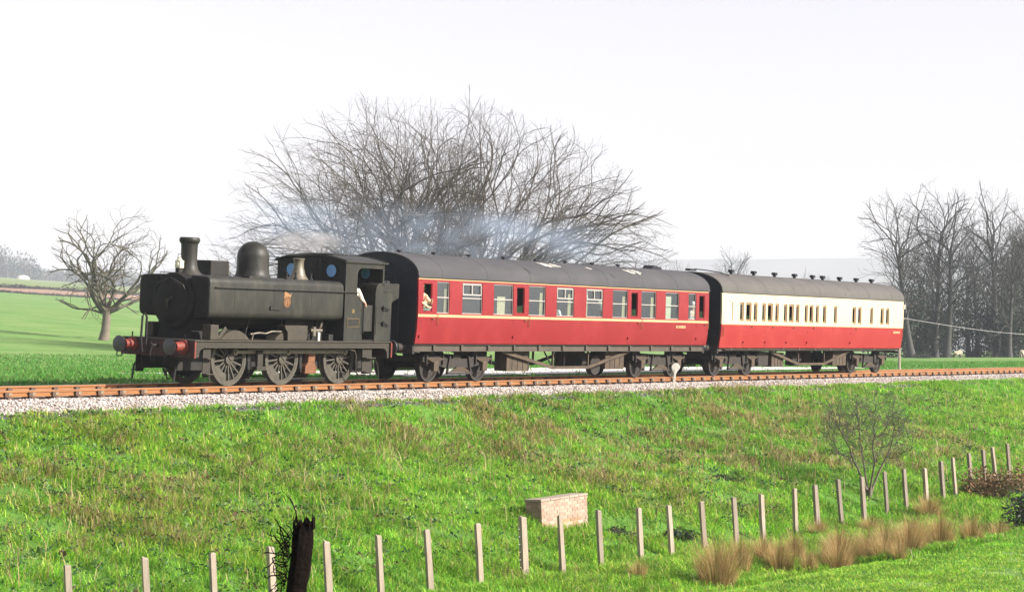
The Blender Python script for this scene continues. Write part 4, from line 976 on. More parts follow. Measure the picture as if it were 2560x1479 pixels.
# the two great trees: one joint dome, parted between them
rt = np.random.default_rng(8)
gz = lambda p: float(ground(np.array(p[0]), np.array(p[1]))) - .1
bL = (132.4, 95.3); bR = (138.2, 94.5)
def dome(off, lo, hi):
    def f(p):
        l = p.x * RV[0] + p.y * RV[1] - off; d = p.x * DV[0] + p.y * DV[1]
        if p.z < 1.8: return False
        if p.z < 6 and abs(l + off) < 4: return True
        if not (lo < l < hi): return False
        n = .94 + .12 * float(vnoise(l + 60, p.z + d * .5 + 60, 2.6, 41))
        return (l / 18.2) ** 2 + (d / 12.5) ** 2 + (max(p.z - 6.5, 0) / 14.2) ** 2 < n * n
    return f
def limbs(specs, z0):
    out = []
    for az, el, r in specs:   # azimuth in the plan seen from the camera (0 = right, 90 = away), elevation
        l, d, z = math.cos(R(az)) * math.cos(R(el)), math.sin(R(az)) * math.cos(R(el)), math.sin(R(el))
        v = lat(l, d, z); out.append((tuple(lat(l * .25, d * .25, z0 + z * .2)), tuple(v), r))
    return out
tk = lambda r, z0: [((0, 0, -.5), r * 1.9), ((0, 0, .1), r * 1.45), ((.03, 0, .8), r * 1.1), ((0, .03, z0 * .6), r), ((0, 0, z0 + .3), r * .95)]
SL = limbs([(180 + (110 + 60 * (k / 38)) * (((k * .618034) % 1) * 2 - 1), 5 + 80 * ((k + .5) / 38) ** 1.05, .19 - .05 * ((k * .37) % 1)) for k in range(38)], 3.2)
A = fork_tree(rt, SL, dome(1.25, -19, 3.4), tip=.0075, L0=4.2, r0=.19, side=.18, up=.010, outw=.005, ex=.47, wob=.085, ang=(10, 34), seg=.6)
build_fork('bare_tree', 'great spreading bare tree behind the cab, left half of the wide twin crown', (*bL, gz(bL)), A, tk(.75, 3.2), group='great bare trees')
NL = len(A)
SL = limbs([(0 + (110 + 60 * (k / 38)) * (((k * .618034) % 1) * 2 - 1), 5 + 80 * ((k + .5) / 38) ** 1.05, .19 - .05 * ((k * .37) % 1)) for k in range(38)], 3.2)
A = fork_tree(rt, SL, dome(-2.6, 1.4, 19), tip=.0075, L0=4.2, r0=.19, side=.18, up=.010, outw=.005, ex=.47, wob=.085, ang=(10, 34), seg=.6)
build_fork('bare_tree', 'great spreading bare tree behind the maroon coach, right half of the wide twin crown', (*bR, gz(bR)), A, tk(.75, 3.2), group='great bare trees')


# field tree at the left
def ell_points(n, rng, c, r, hollow=.1, seed=0, cut=.4, zmin=0.):
    P = []
    while len(P) < n:
        p = rng.uniform(-1, 1, 3); e = float((p ** 2).sum())
        if e > 1 or e < hollow or rng.random() > .35 + .65 * e: continue
        q = (c[0] + p[0] * r[0], c[1] + p[1] * r[1], c[2] + p[2] * r[2])
        if q[2] < zmin: continue
        if e > .6 and float(vnoise(q[0] * 1.0 + 30, q[2] + q[1] + 30, 1.6, 50 + seed)) < cut: continue
        P.append(q)
    return np.array(P)
bT = (139.4, 134.1); r2 = np.random.default_rng(26)
def egg(p): return ((p.x * RV[0] + p.y * RV[1] - .2) / 5.0) ** 2 + ((p.x * DV[0] + p.y * DV[1]) / 4.6) ** 2 + ((p.z - 7.2) / 5.6) ** 2 < .6 + .8 * float(vnoise(p.x + 50, p.z + p.y + 50, 1.4, 44))
SL = limbs([(180, 20, .15), (175, 45, .17), (195, 64, .17), (165, 76, .17), (80, 84, .19), (20, 72, .17), (10, 58, .17), (0, 40, .16), (350, 18, .15), (240, 50, .13), (120, 45, .13), (195, 6, .10)], 2.5)
A = fork_tree(r2, SL, egg, tip=.015, L0=2.5, r0=.18, ang=(16, 42), wob=.15, up=.03, seg=.32, side=.09, ex=.45)
build_fork('bare_tree', 'small bare field tree with pale leaning trunk left of the locomotive', (*bT, gz(bT)), A, [(tuple(lat(-.32, 0, -.4)), .62), (tuple(lat(-.25, 0, .15)), .5), (tuple(lat(-.1, 0, 1.0)), .4), (tuple(lat(0, 0, 2.0)), .38), (tuple(lat(.02, 0, 2.8)), .36)], barkm='bark_pale', twigm='bark_grey', thick=.15)

# wood at the right: a few grown trees, copied with turns and sizes of their own
r3 = np.random.default_rng(33); kinds = []
def tall_tree(seed, h, w, lean, label, pos):
    r = np.random.default_rng(seed); tp = [(tuple(lat(lean * t * .7 + .25 * math.sin(3 * t + seed), .15 * math.sin(5 * t), -.5 + h * .6 * t)), .44 * (1 - .62 * t) * (1 + .7 * math.exp(-12 * t))) for t in np.linspace(0, 1, 12)]
    ins = lambda p: p.z < h * .3 or ((p.x * RV[0] + p.y * RV[1] - lean * .75) / w) ** 2 + ((p.x * DV[0] + p.y * DV[1]) / w) ** 2 + ((p.z - h * .62) / (h * .40)) ** 2 < .8 + .35 * float(vnoise(p.x + 50, p.z + p.y + 50, 2.2, 45))
    S = []
    for i in range(4, 12):
        for k in range(5 if i > 6 else 3):
            az = r.uniform(0, 360); el = r.uniform(32, 70) if i < 11 else r.uniform(60, 88); v = lat(math.cos(R(az)) * math.cos(R(el)), math.sin(R(az)) * math.cos(R(el)), math.sin(R(el))); S.append((tp[i][0], tuple(v), r.uniform(.05, .09) if i < 11 else .11))
    A = fork_tree(r, S, ins, tip=.0115, L0=2.7, r0=.09, ang=(14, 36), wob=.10, up=.02, seg=.55, side=.2, ex=.4)
    return build_fork('wood_tree', label, (*pos, gz(pos)), A, tp, barkm='bark_dark', twigm='bark_dark', group='bare trees of the wood', thick=.12)
t1 = tall_tree(61, 20.5, 4.6, -3.2, 'tall bare tree leaning left at the left edge of the wood', (246.3, 102.0))
t2 = tall_tree(62, 22.0, 5.2, 0.2, 'tallest bare tree with double stem in the wood behind the last coach', (256.5, 103.4))
t3 = tall_tree(63, 21.5, 4.4, .8, 'tall bare tree just right of the double-stemmed one in the wood', (254.1, 101.1))
t4 = tall_tree(64, 22.5, 4.0, -.2, 'slender tall bare tree standing above the thicket near the right edge', (264.2, 98.4))
def wood_copy(src, pos, sc, rz, label):
    o = copy_tree(src); o.location = (*pos, gz(pos)); o.rotation_euler.z = rz; o.scale = (sc,) * 3; o['label'] = label
for src, pos, sc, rz, lb in ((t2, (277, 107), .82, 2.0, 'shorter bare tree in the middle of the wood behind the sheep'), (t3, (270, 103), .78, 4.0, 'grey bare tree with low crown in the middle of the wood'), (t1, (284, 104.5), .85, 3.0, 'bare tree at the back of the wood, crown leaning right'),
                             (t4, (205, 73), .72, 1.2, 'dark bare tree close behind the track at the right edge'), (t3, (262, 108), .7, 1.0, 'low bare tree behind the double-stemmed one in the wood'), (t2, (292, 103), .92, 5.1, 'dark broad bare tree at the far right of the wood'), (t1, (300, 122), .8, 1.7, 'thin grey bare tree at the rear left of the wood'), (t4, (275, 98.5), .86, 2.6, 'bare tree cut by the right edge of the picture'),
                             (t2, (258, 94.2), .8, .6, 'bare tree with thick dark crown beside the right edge')):
    wood_copy(src, pos, sc, rz, lb)
for src, pos, sc, rz, lb in ((t2, (536, 277), 1.3, 1.0, 'pale far tree showing over the front of the last coach'), (t3, (549, 257), 1.15, 2.0, 'pale far tree over the middle of the last coach roof'), (t1, (553, 251), 1.05, .3, 'small pale far tree over the last coach, right of a larger one'), (t4, (616, 336), 1.2, .3, 'faint far tree over the gap between the two coaches'), (t3, (600, 265), .86, 4.4, 'low faint far tree above the tail of the last coach')):
    wood_copy(src, pos, sc, rz, lb); 
# fallen pale limb
fb = (262.0, 97.6); MB().tube([(0, 0, 0), (1.2, -1.2, 1.6), (2.2, -2.4, 3.4), (2.8, -3.2, 4.6)], [.28, .22, .17, .1], 8).tube([(1.2, -1.2, 1.6), (1.0, -2.2, 3.0), (1.4, -3.0, 3.8)], [.15, .1, .05], 6).build('fallen_limb', 'bark_pale', None, smooth=60, loc=(*fb, gz(fb)))
tag(bpy.data.objects['fallen_limb'], 'pale leaning dead limb at the foot of the wood', 'dead limb')

# leafy undergrowth / evergreen bushes of small leaf faces
attr_mat('leaf_col', .6, .25, .3)
def leaf_cloud(n, rx, ry, rz, rng, cols, size, zc=None, lump=9):
    cs = rng.normal(0, .45, (lump, 3)); cs[:, 2] = np.abs(cs[:, 2]) * .8
    k = rng.integers(0, lump, n); d = rng.normal(0, 1, (n, 3)); d /= np.linalg.norm(d, axis=1, keepdims=True)
    p = cs[k] + d * (rng.random((n, 1)) ** .45) * .55
    p = p * np.array([rx, ry, rz]); p[:, 2] = np.abs(p[:, 2] + rz * .25)
    a = rng.normal(0, 1, (n, 3)); a /= np.linalg.norm(a, axis=1, keepdims=True); b = np.cross(a, rng.normal(0, 1, (n, 3))); b /= np.linalg.norm(b, axis=1, keepdims=True)
    s = rng.uniform(*size, (n, 1))
    V = np.stack([p - a * s, p + b * s * .5, p + a * s, p - b * s * .5], 1)
    c = np.array(cols)[rng.integers(0, len(cols), n)] * rng.uniform(.7, 1.3, (n, 1))
    return V.reshape(-1, 3), np.arange(4 * n).reshape(-1, 4), np.repeat(c, 4, 0)
def bush(name, label, pos, r, n, cols, size, rng, cat='bush', group=None, stems=7):
    z = float(ground(np.array(pos[0]), np.array(pos[1])))
    root = empty(name, (pos[0], pos[1], z - .05)); tag(root, label, cat, group)
    V, F, c = leaf_cloud(n, *r, rng, cols, size); np_mesh('foliage', V, F, 'leaf_col', root, col=c)
    m = MB()
    for k in range(stems):
        a = rng.uniform(0, 6.28); q = rng.uniform(.3, .9)
        m.tube([(0, 0, 0), (math.cos(a) * r[0] * q * .4, math.sin(a) * r[1] * q * .4, r[2] * .5), (math.cos(a) * r[0] * q * .8, math.sin(a) * r[1] * q * .8, r[2] * rng.uniform(.8, 1.1))], [.03 * r[2] / 2 + .008, .02 * r[2] / 2 + .005, .005], 4)
    m.build('stem', 'bark_dark', root)
    return root
rb = np.random.default_rng(77)
dk = [(.016, .034, .02), (.026, .046, .024), (.04, .052, .03), (.045, .042, .034)]
for i, (pos, r, lb) in enumerate((((249, 104.2), (3.4, 3, 4.2), 'dark evergreen bush under the leaning tree at the wood edge'), ((256, 104.5), (3.6, 3, 5.0), 'dark evergreen bush between the tall stems of the wood'), ((264, 105.5), (4, 4, 6.2), 'tall ivy-dark thicket in the middle of the wood'),
                                  ((271, 104), (4, 4, 6.8), 'tall dark evergreen thicket behind the standing sheep'), ((270, 99.4), (3.4, 3, 5.0), 'dense dark bush under the slender tall tree'), ((277, 101.5), (4.2, 4, 7.5), 'high dark holly thicket at the right of the wood'), ((262, 95.3), (2.6, 2.6, 4.6), 'dark bush beside the right edge of the picture'), ((285, 117), (5, 5, 6), 'dark bush at the rear left of the wood'), ((296, 110), (5, 5, 7.5), 'large dark thicket closing the back of the wood'))):
    bush('evergreen_bush', lb, pos, (r[0] * 1.2, r[1] * 1.2, r[2] * 1.25), 5600, dk, (.10, .24), rb, group='undergrowth of the wood')
bush('bramble_bush', 'low dark bramble heap in the field behind the last coach', (226.1, 92.7), (1.6, 1.0, .5), 900, dk, (.05, .12), rb)

# far wood on the left skyline and hedges between the far fields
def far_mass(name, label, cat, pts, rng, n, size, cols, kind='stuff'):
    Vs, Fs, Cs = [], [], []; o = 0
    for (x, y, z, rx, rz) in pts:
        d = rng.normal(0, 1, (n, 3)); d /= np.linalg.norm(d, axis=1, keepdims=True); p = d * (rng.random((n, 1)) ** .4) * np.array([rx, rx, rz]); p[:, 2] += rz * .85
        p += np.array([x, y, z]); a = rng.normal(0, 1, (n, 3)); a[:, 2] *= 1.6; a /= np.linalg.norm(a, axis=1, keepdims=True); b = np.cross(a, rng.normal(0, 1, (n, 3))); b /= np.linalg.norm(b, axis=1, keepdims=True)
        s = rng.uniform(*size, (n, 1)); V = np.stack([p - a * s, p + b * s * .3, p + a * s, p - b * s * .3], 1)
        c = np.array(cols[rng.integers(0, len(cols))]) * rng.uniform(.7, 1.3, (n, 1))
        Vs.append(V.reshape(-1, 3)); Cs.append(np.repeat(c, 4, 0)); Fs.append(np.arange(4 * n).reshape(-1, 4) + o); o += 4 * n
    ob = np_mesh(name, np.concatenate(Vs), np.concatenate(Fs), 'leaf_col', col=np.concatenate(Cs)); tag(ob, label, cat, kind=kind); return ob
rf_ = np.random.default_rng(90)
pts = []
for k in range(170):
    a = rf_.uniform(1250, 2350); w = 775 + rf_.uniform(0, 90); x, y = wcoord(a, w); g_ = 1.25 - .5 * sstep(1560, 1720, a); pts.append((x, y, gz((x, y)) - .3, rf_.uniform(7, 13), rf_.uniform(8.5, 13) * g_))
far_mass('far_wood', 'hazy far wood along the left skyline', 'wood', pts, rf_, 300, (.8, 2.2), [(.07, .075, .055), (.10, .085, .065), (.05, .07, .045), (.12, .10, .075)])
def hedge(label, w, a0, a1, h, n):
    pts = []
    for a in np.linspace(a0, a1, n):
        x, y = wcoord(a, w + 4 * math.sin(a / 60)); pts.append((x, y, gz((x, y)), 1.5, h * rf_.uniform(.7, 1.2)))
    far_mass('hedge', label, 'hedge', pts, rf_, 70, (.25, .6), [(.05, .05, .035), (.07, .06, .045)], kind=None)
hedge('dark hedge above the brown ploughed field at the left', 296, 260, 900, .75, 320)
hedge('low dark hedge below the brown ploughed field at the left', 255, 250, 850, .28, 320)
wm = (1150., 1193.); MB().lathe([(5.5, 0), (5.2, 1.6), (4, 3), (2, 3.8), (0, 4.0)], (0, 0, 0), 'z', 14).add([], []).build('covered_heap', 'white_paint', None, smooth=60, loc=(*wm, gz(wm)))
tag(bpy.data.objects['covered_heap'], 'small white covered heap in the far field by the wood', 'heap')

# sheep
mat('fleece', (.45, .39, .31), .95, col2=(.36, .3, .24), scale=6, bump=.03, bscale=12)
def sheep(label, pos, rz):
    root = empty('sheep', (*pos, float(ground(np.array(pos[0]), np.array(pos[1])))), (0, 0, rz)); tag(root, label, 'sheep', 'sheep in the field')
    J = {'rump': (-.45, 0, .66), 'pelvis': (-.15, 0, .66), 'chest': (.3, 0, .64), 'neck': (.48, 0, .66), 'head': (.62, 0, .58), 'muzzle': (.76, 0, .47), 'tail': (-.60, 0, .5)}
    E = [('rump', 'pelvis'), ('pelvis', 'chest'), ('chest', 'neck'), ('neck', 'head'), ('head', 'muzzle'), ('rump', 'tail')]
    Rd = {'rump': (.2, .22), 'pelvis': (.24, .26), 'chest': (.23, .25), 'neck': .13, 'head': .09, 'muzzle': .05, 'tail': .04}
    for s, n in ((1, 'l'), (-1, 'r')):
        J.update({'fk' + n: (.33, .13 * s, .38), 'fw' + n: (.35, .13 * s, .2), 'ff' + n: (.34, .13 * s, .02), 'hk' + n: (-.38, .14 * s, .42), 'hh' + n: (-.52, .14 * s, .24), 'hf' + n: (-.48, .14 * s, .02), 'ear' + n: (.58, .17 * s, .62)})
        E += [('chest', 'fk' + n), ('fk' + n, 'fw' + n), ('fw' + n, 'ff' + n), ('rump', 'hk' + n), ('hk' + n, 'hh' + n), ('hh' + n, 'hf' + n), ('head', 'ear' + n)]
        Rd.update({'fk' + n: .06, 'fw' + n: .035, 'ff' + n: .035, 'hk' + n: .08, 'hh' + n: .04, 'hf' + n: .035, 'ear' + n: .03})
    skin_mesh('body', J, E, Rd, 'fleece', root)
    return root
sheep('cream sheep standing in the field before the wood', (233, 91.2), 2.6)
sheep('distant cream sheep by the trees at the right edge', (251.5, 90.4), .6)

# ------------------------------------------------------------------ lineside and foreground things
mat('post_wood', (.38, .315, .255), .85, col2=(.24, .19, .15), scale=5, bump=.004, bscale=25, stretch=(3, 3, .5))
mat('wire', (.5, .5, .5), .5, .6)
def vary(m, lo, hi):     # each object of the kind a little paler or darker than the next
    t = m.node_tree; b = t.nodes['Principled BSDF']; src = b.inputs['Base Color'].links[0].from_socket
    oi = t.nodes.new('ShaderNodeObjectInfo'); mr = t.nodes.new('ShaderNodeMapRange'); mr.inputs[3].default_value = lo; mr.inputs[4].default_value = hi; t.links.new(oi.outputs['Random'], mr.inputs[0])
    h = t.nodes.new('ShaderNodeHueSaturation'); t.links.new(src, h.inputs['Color']); t.links.new(mr.outputs[0], h.inputs['Value']); t.links.new(h.outputs[0], b.inputs['Base Color'])
vary(MATS['post_wood'], .6, 1.1)
def fence_post(label, x, y, ztop, rng, w=.1, teeth=False):
    zb = float(ground(np.array(x), np.array(y))); h = ztop - zb
    yw = rng.normal(0, .1) - .42; an = rng.normal(.055, .012) + .0008 * max(x - 40, 0); q = math.atan2(.837, -.547) - yw
    root = empty('fence_post', (x, y, zb), (-math.sin(q) * an + rng.normal(0, .01), math.cos(q) * an, yw)); tag(root, label, 'fence post', 'posts of the lineside fence')
    a = w / 2; j = lambda: rng.uniform(-.006, .006)
    v = []
    for z, k in ((-.35, 1.05), (0, 1.03), (h * .5, 1.0), (h - .03, .98), (h, float(rng.uniform(.6, .95)))):
        v += [(-a * k + j(), -a * k + j(), z), (a * k + j(), -a * k + j(), z), (a * k + j(), a * k + j(), z), (-a * k + j(), a * k + j(), z + (float(rng.uniform(-.02, .04)) if z == h else 0))]
    f = [(i * 4 + q, i * 4 + (q + 1) % 4, i * 4 + 4 + (q + 1) % 4, i * 4 + 4 + q) for i in range(4) for q in range(4)] + [(3, 2, 1, 0), (16, 17, 18, 19)]
    MB().add(v, f).build('shaft', 'post_wood', root)
    if teeth:
        for k in range(7):
            z = .12 + k * (h - .2) / 7
            MB().tube([(-a, -a * .3, z), (-a - .07, -a * .3 - .02, z - .005)], .008, 4).build('wire_end', 'wire', root)
            MB().tube([(a, -a * .3, z + .06), (a + .03, -a * .3, z + .06)], .007, 4).build('wire_end', 'wire', root)
ords = ['1st', '2nd', '3rd'] + ['%dth' % k for k in range(4, 21)] + ['21st', '22nd', '23rd'] + ['%dth' % k for k in range(24, 31)] + ['31st']
POSTS = [(23.15, -2.45), (24.7, -2.47), (26.48, -2.5), (28.15, -2.54), (29.73, -2.56), (31.34, -2.59), (32.94, -2.59), (34.57, -2.59), (36.33, -2.59), (38.0, -2.57), (39.51, -2.62), (41.13, -2.62), (42.93, -2.68), (44.38, -2.71), (46.05, -2.71), (47.72, -2.71), (49.19, -2.73), (51.09, -2.67), (52.44, -2.65), (53.97, -2.58), (55.47, -2.59), (57.08, -2.51), (58.47, -2.5), (60.01, -2.55), (61.32, -2.4), (62.31, -2.33), (63.67, -2.25), (64.86, -2.19), (65.79, -2.14), (67.08, -2.08)]
rp_ = np.random.default_rng(4)
for i, (x, zt_) in enumerate(POSTS):
    lb = 'weathered wooden fence post at the bank foot, %s counted from the left edge' % ords[i]
    if i == 9: lb = 'thick pale fence post with wire ends down its left side, by the brick headwall'
    fence_post(lb, x, 24.5, zt_, rp_, .135 if i == 9 else float(rp_.uniform(.095, .115)), i == 9)

# culvert headwall of single bricks
mat('brick_pale', (.33, .225, .175), .9, col2=(.37, .28, .225), scale=7, bump=.004, bscale=40)
mat('brick_pink', (.31, .195, .145), .9, col2=(.35, .25, .195), scale=7, bump=.004, bscale=40)
mat('brick_ochre', (.33, .215, .125), .9, col2=(.29, .175, .1), scale=7, bump=.004, bscale=40)
mat('mortar', (.31, .24, .19), .95)
mat('coping', (.36, .29, .24), .9, col2=(.29, .23, .19), scale=6, bump=.006, bscale=25)
for q in ('brick_pale', 'brick_pink', 'brick_ochre', 'coping'): vary(MATS[q], .72, 1.12)
cul = empty('culvert_headwall', (41.85, 26.5, -3.35), (R(-2), R(-.8), R(1.5))); tag(cul, 'pale brick culvert headwall half sunk in the bank foot', 'headwall')
MB().box(.015, 2.135, .012, .438, 0, .80).build('core', 'mortar', cul)
bricks = {}
def brick(x0, x1, y0, y1, z0, z1, m):
    key = (round(x1 - x0, 3), round(y1 - y0, 3), m)
    if key not in bricks:
        o = MB().box(0, key[0], 0, key[1], 0, z1 - z0).build('brick', m, cul, bevel=.004); bricks[key] = o.data; q = o
    else:
        q = link('brick', bricks[key], cul); b = q.modifiers.new('bevel', 'BEVEL'); b.width = .004; b.segments = 1
    q.location = (x0, y0 + random.uniform(-.004, .004), z0); return q
for c in range(10):
    z = .01 + c * .078; x = 0. if c % 2 == 0 else -.12
    k = 0
    while x < 2.15:
        a, b = max(x, 0), min(x + .228, 2.15)
        if b - a > .03: brick(a, b - .007, .004, .10, z, z + .070, random.choice(('brick_pale', 'brick_pale', 'brick_pink') if c > 3 else ('brick_ochre', 'brick_pink', 'brick_pale')))
        x += .238; k += 1
    for k in range(2):
        y0 = .11 + k * .165
        brick(-.002, .10, y0, y0 + .155, z, z + .068, 'brick_pink')
for k in range(5):
    o = MB().box(-.03 + k * .44, .40 + k * .44, -.012, .455, .79, .845 + random.uniform(-.006, .006)).build('coping_stone', 'coping', cul, bevel=.014)

# white marker post beside the track
mp = (63.2, 34.85); mz = float(ground(np.array(mp[0]), np.array(mp[1])))
mk = empty('marker_post', (*mp, -.62), (0, R(6), R(-56))); tag(mk, 'white round-headed marker post leaning beside the track', 'marker post')
MB().box(-.035, .035, -.025, .025, 0, .92).build('shaft', 'white_paint', mk, bevel=.006)
MB().lathe([(.02, -.02), (.13, -.018), (.14, 0), (.13, .018), (.02, .02)], (0, 0, 1.0), 'y', 22).build('disc', 'white_paint', mk, smooth=40)
MB().prism([(-.11, .93), (.11, .93), (.035, .78), (-.035, .78)], 'y', -.016, .016).build('neck', 'white_paint', mk)

# wire post beyond the last coach
gp = (99.4, 42.0)
wp = empty('wire_post', (*gp, float(ground(np.array(gp[0]), np.array(gp[1]))))); tag(wp, 'grey post behind the tail of the last coach carrying a wire', 'post')
MB().tube([(0, 0, -.3), (0, 0, 3.0)], [.075, .06], 8).build('shaft', 'post_wood', wp)
MB().box(-.04, .04, -.3, .3, 2.72, 2.78).build('cross_arm', 'post_wood', wp)
q = [(0, -.2, 2.8)] + [(0 + 40 * t, -.2 + .9 * t, 2.8 - .55 * math.sin(math.pi * t) - .3 * t) for t in np.linspace(.05, 1, 14)]
MB().tube(q, .012, 4).build('wire', 'wire', wp)

# post near the camera, shade painted as black wood, tangled with dead bindweed
mat('shade_black_wood', (.003, .002, .002), .98, col2=(.007, .004, .003), scale=8, bump=.02, bscale=30, spec=.08)
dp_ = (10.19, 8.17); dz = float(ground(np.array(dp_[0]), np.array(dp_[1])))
dpo = empty('foreground_post', (*dp_, dz), (0, 0, -YAW)); tag(dpo, 'near-black foreground post, its shade painted in, with ragged top and tangled dead stems', 'post')
H = .93 - 1.02 - dz
rr = np.random.default_rng(15); m = MB(); nseg = 26; ns = 14; v = []
for i in range(nseg + 1):
    t = i / nseg; z = -.3 + (H + .3) * t
    for k in range(ns):
        a = 2 * math.pi * k / ns
        w = .064 * (1 + .10 * math.sin(a * 3 + 1) + rr.normal(0, .045)); cxp = (z - H) * .11 + .008 * math.sin(t * 9)
        zz = z + (rr.uniform(-.05, .02) - .03 * (math.cos(a) < -.1) if i == nseg else 0)
        v.append((cxp + w * math.cos(a) * (1 if abs(math.cos(a)) > .3 else 1), w * .8 * math.sin(a), zz))
f = [(i * ns + k, i * ns + (k + 1) % ns, (i + 1) * ns + (k + 1) % ns, (i + 1) * ns + k) for i in range(nseg) for k in range(ns)] + [tuple(nseg * ns + k for k in range(ns))]
m.add(v, f).build('shaft', 'shade_black_wood', dpo)
tg = MB()
for k in range(46):
    z = H - .02 - .5 * rr.random() ** .8; a = math.pi + rr.normal(0, .5); p = Vector((-.06 + (z - H) * .11, -.03, z)); z_ = (z - H) * .11; pts = [p]
    d = Vector((math.cos(a) * .5, rr.normal(0, .5), rr.normal(0, .8))).normalized()
    for q in range(6):
        d = (d + Vector(rr.normal(0, .55, 3)) + Vector(((-.10 + z_ - p.x) * 4, 0, .0))).normalized(); p = p + d * rr.uniform(.02, .04); pts.append(p.copy())
    tg.tube(pts, rr.uniform(.002, .0045), 4)
tg.build('tangled_stem', 'shade_black_wood', dpo)
MB().tube([(-.03, 0, H - .05), (-.045, 0, H + .05), (-.075, 0, H + .115), (-.13, .0, H + .175)], [.005, .0045, .0035, .0015], 5).build('dead_stem', 'shade_black_wood', dpo)
tp = MB()
for k in range(26):
    x = rr.uniform(-.06, .07); y = rr.uniform(-.05, .04); tp.tube([(x, y, H - .06), (x + rr.normal(0, .008), y, H + rr.uniform(-.01, .025) + .02 * (x > 0))], [.006, .001], 4)
tp.build('splinter', 'shade_black_wood', dpo)

# dead grass tufts along the ditch
attr_mat('grass_col', .6, .48, .3)
def blades(base, h, lean_dir, lean, width, rng, seg=2):
    """base (n,3); curved blades of seg segments, returns V,F (triangles/quads as quads)"""
    n = len(base); side = np.stack([-lean_dir[:, 1], lean_dir[:, 0], np.zeros(n)], -1)
    rows = []
    for k in range(seg + 1):
        t = k / seg; c = base + lean_dir * (lean * h * t * t)[:, None]; c[:, 2] += h * t * (1 - .25 * lean * t)
        w = (width * (1 - .92 * t))[:, None] * .5; rows.append(np.stack([c - side * w, c + side * w], 1))
    V = np.stack(rows, 1).reshape(n, -1, 3); f = np.array([(2 * k, 2 * k + 1, 2 * k + 3, 2 * k + 2) for k in range(seg)])
    F = (f[None] + (np.arange(n) * 2 * (seg + 1))[:, None, None]).reshape(-1, 4)
    return V.reshape(-1, 3), F
def tuft(label, x, y, r, h, n, rng, red=0.):
    z = float(ground(np.array(x), np.array(y)))
    root = empty('grass_tuft', (x, y, z)); tag(root, label, 'grass tuft', 'dead grass tufts along the ditch')
    for nm, fr, cols in (('dead_blades', .8, np.array([(.52, .36, .16), (.42, .27, .11), (.58, .43, .22), (.30, .18, .075)])), ('green_blades', .2, np.array([(.16, .2, .05), (.24, .25, .07)]))):
        k = int(n * fr); a = rng.uniform(0, 6.28, k); q = rng.random(k) ** .6
        B = np.stack([np.cos(a) * q * r * .45, np.sin(a) * q * r * .45, np.full(k, -.05)], -1); dd = np.stack([np.cos(a), np.sin(a), 0 * a], -1)
        hh = h * rng.uniform(.5, 1.1, k) * (1 - .3 * q); V, F = blades(B, hh, dd, rng.uniform(.2, .9, k) * (.3 + q) * r / h, rng.uniform(.007, .016, k), rng, 3)
        c = cols[rng.integers(0, len(cols), k)] * rng.uniform(.75, 1.2, (k, 1)) * np.array([1 - .1 * red, 1 - .4 * red, 1 - .3 * red])
        np_mesh(nm, V, F, 'grass_col', root, col=np.repeat(c, 8, 0))
rtf = np.random.default_rng(19)
TUFTS = [(45.4, 22.6, .4, .6, 400, 'straw tuft close behind the ragged third tuft'), (46.6, 22.4, .45, .6, 450, 'pale straw tuft behind the middle of the ditch row'), (48.9, 22.3, .45, .6, 450, 'faded straw tuft before the fence, behind the broad brownish one'), (50.9, 21.9, .5, .7, 500, 'golden tuft behind the two tall ones at the right end'), (47.0, 19.9, .35, .5, 300, 'short tuft at the field edge in front of the row'), (41.3, 21.67, .62, 1.0, 900, 'big tan dead grass tuft standing alone, leftmost in the ditch'), (43.6, 22.3, .45, .85, 500, 'tan dead grass tuft second from the left in the ditch row'), (44.8, 21.9, .5, .8, 600, 'ragged tan grass tuft third from the left in the ditch row'), (44.9, 21.2, .3, .6, 300, 'small orange-tan tuft in front of the ragged third tuft'),
         (46.0, 21.0, .5, .75, 600, 'tan dead grass tuft just right of the small orange one'), (47.2, 21.5, .55, .9, 700, 'tall tan tuft in the middle of the ditch row'), (47.6, 20.5, .6, .75, 800, 'broad tan tuft overhanging a dark hollow mid ditch'), (48.6, 21.4, .5, .8, 600, 'tan tuft behind the broad overhanging one'), (49.3, 20.6, .6, .85, 800, 'broad brownish tuft right of the dark hollow'), (50.3, 20.9, .55, .95, 700, 'tall golden tuft near the right end of the ditch row'), (51.3, 20.6, .6, 1.0, 800, 'tallest golden tuft at the right end of the ditch row'), (52.2, 20.1, .45, .7, 500, 'low brown tuft ending the ditch row at the right'), (57.7, 23.5, .6, .75, 600, 'lone brown tuft by the fence beneath the twiggy shrub'), (55.0, 20.4, .4, .5, 300, 'faded small tuft in shade near the right edge'), (51.4, 24.0, .4, .5, 300, 'small straw tuft between two fence posts'), (53.6, 23.5, .4, .5, 300, 'straw tuft at the shrub foot before the fence'), (40.0, 22.9, .3, .45, 250, 'small yellow tuft left of the lone big one')]
for x, y, r, h, n, lb in TUFTS: tuft(lb, x, y, r * 1.4 * (.85 + .3 * rtf.random()), h * 1.25 * (.85 + .3 * rtf.random()), int(n * 1.6), rtf)
rc = [(.20, .11, .06), (.14, .09, .05), (.26, .15, .07), (.10, .09, .04)]
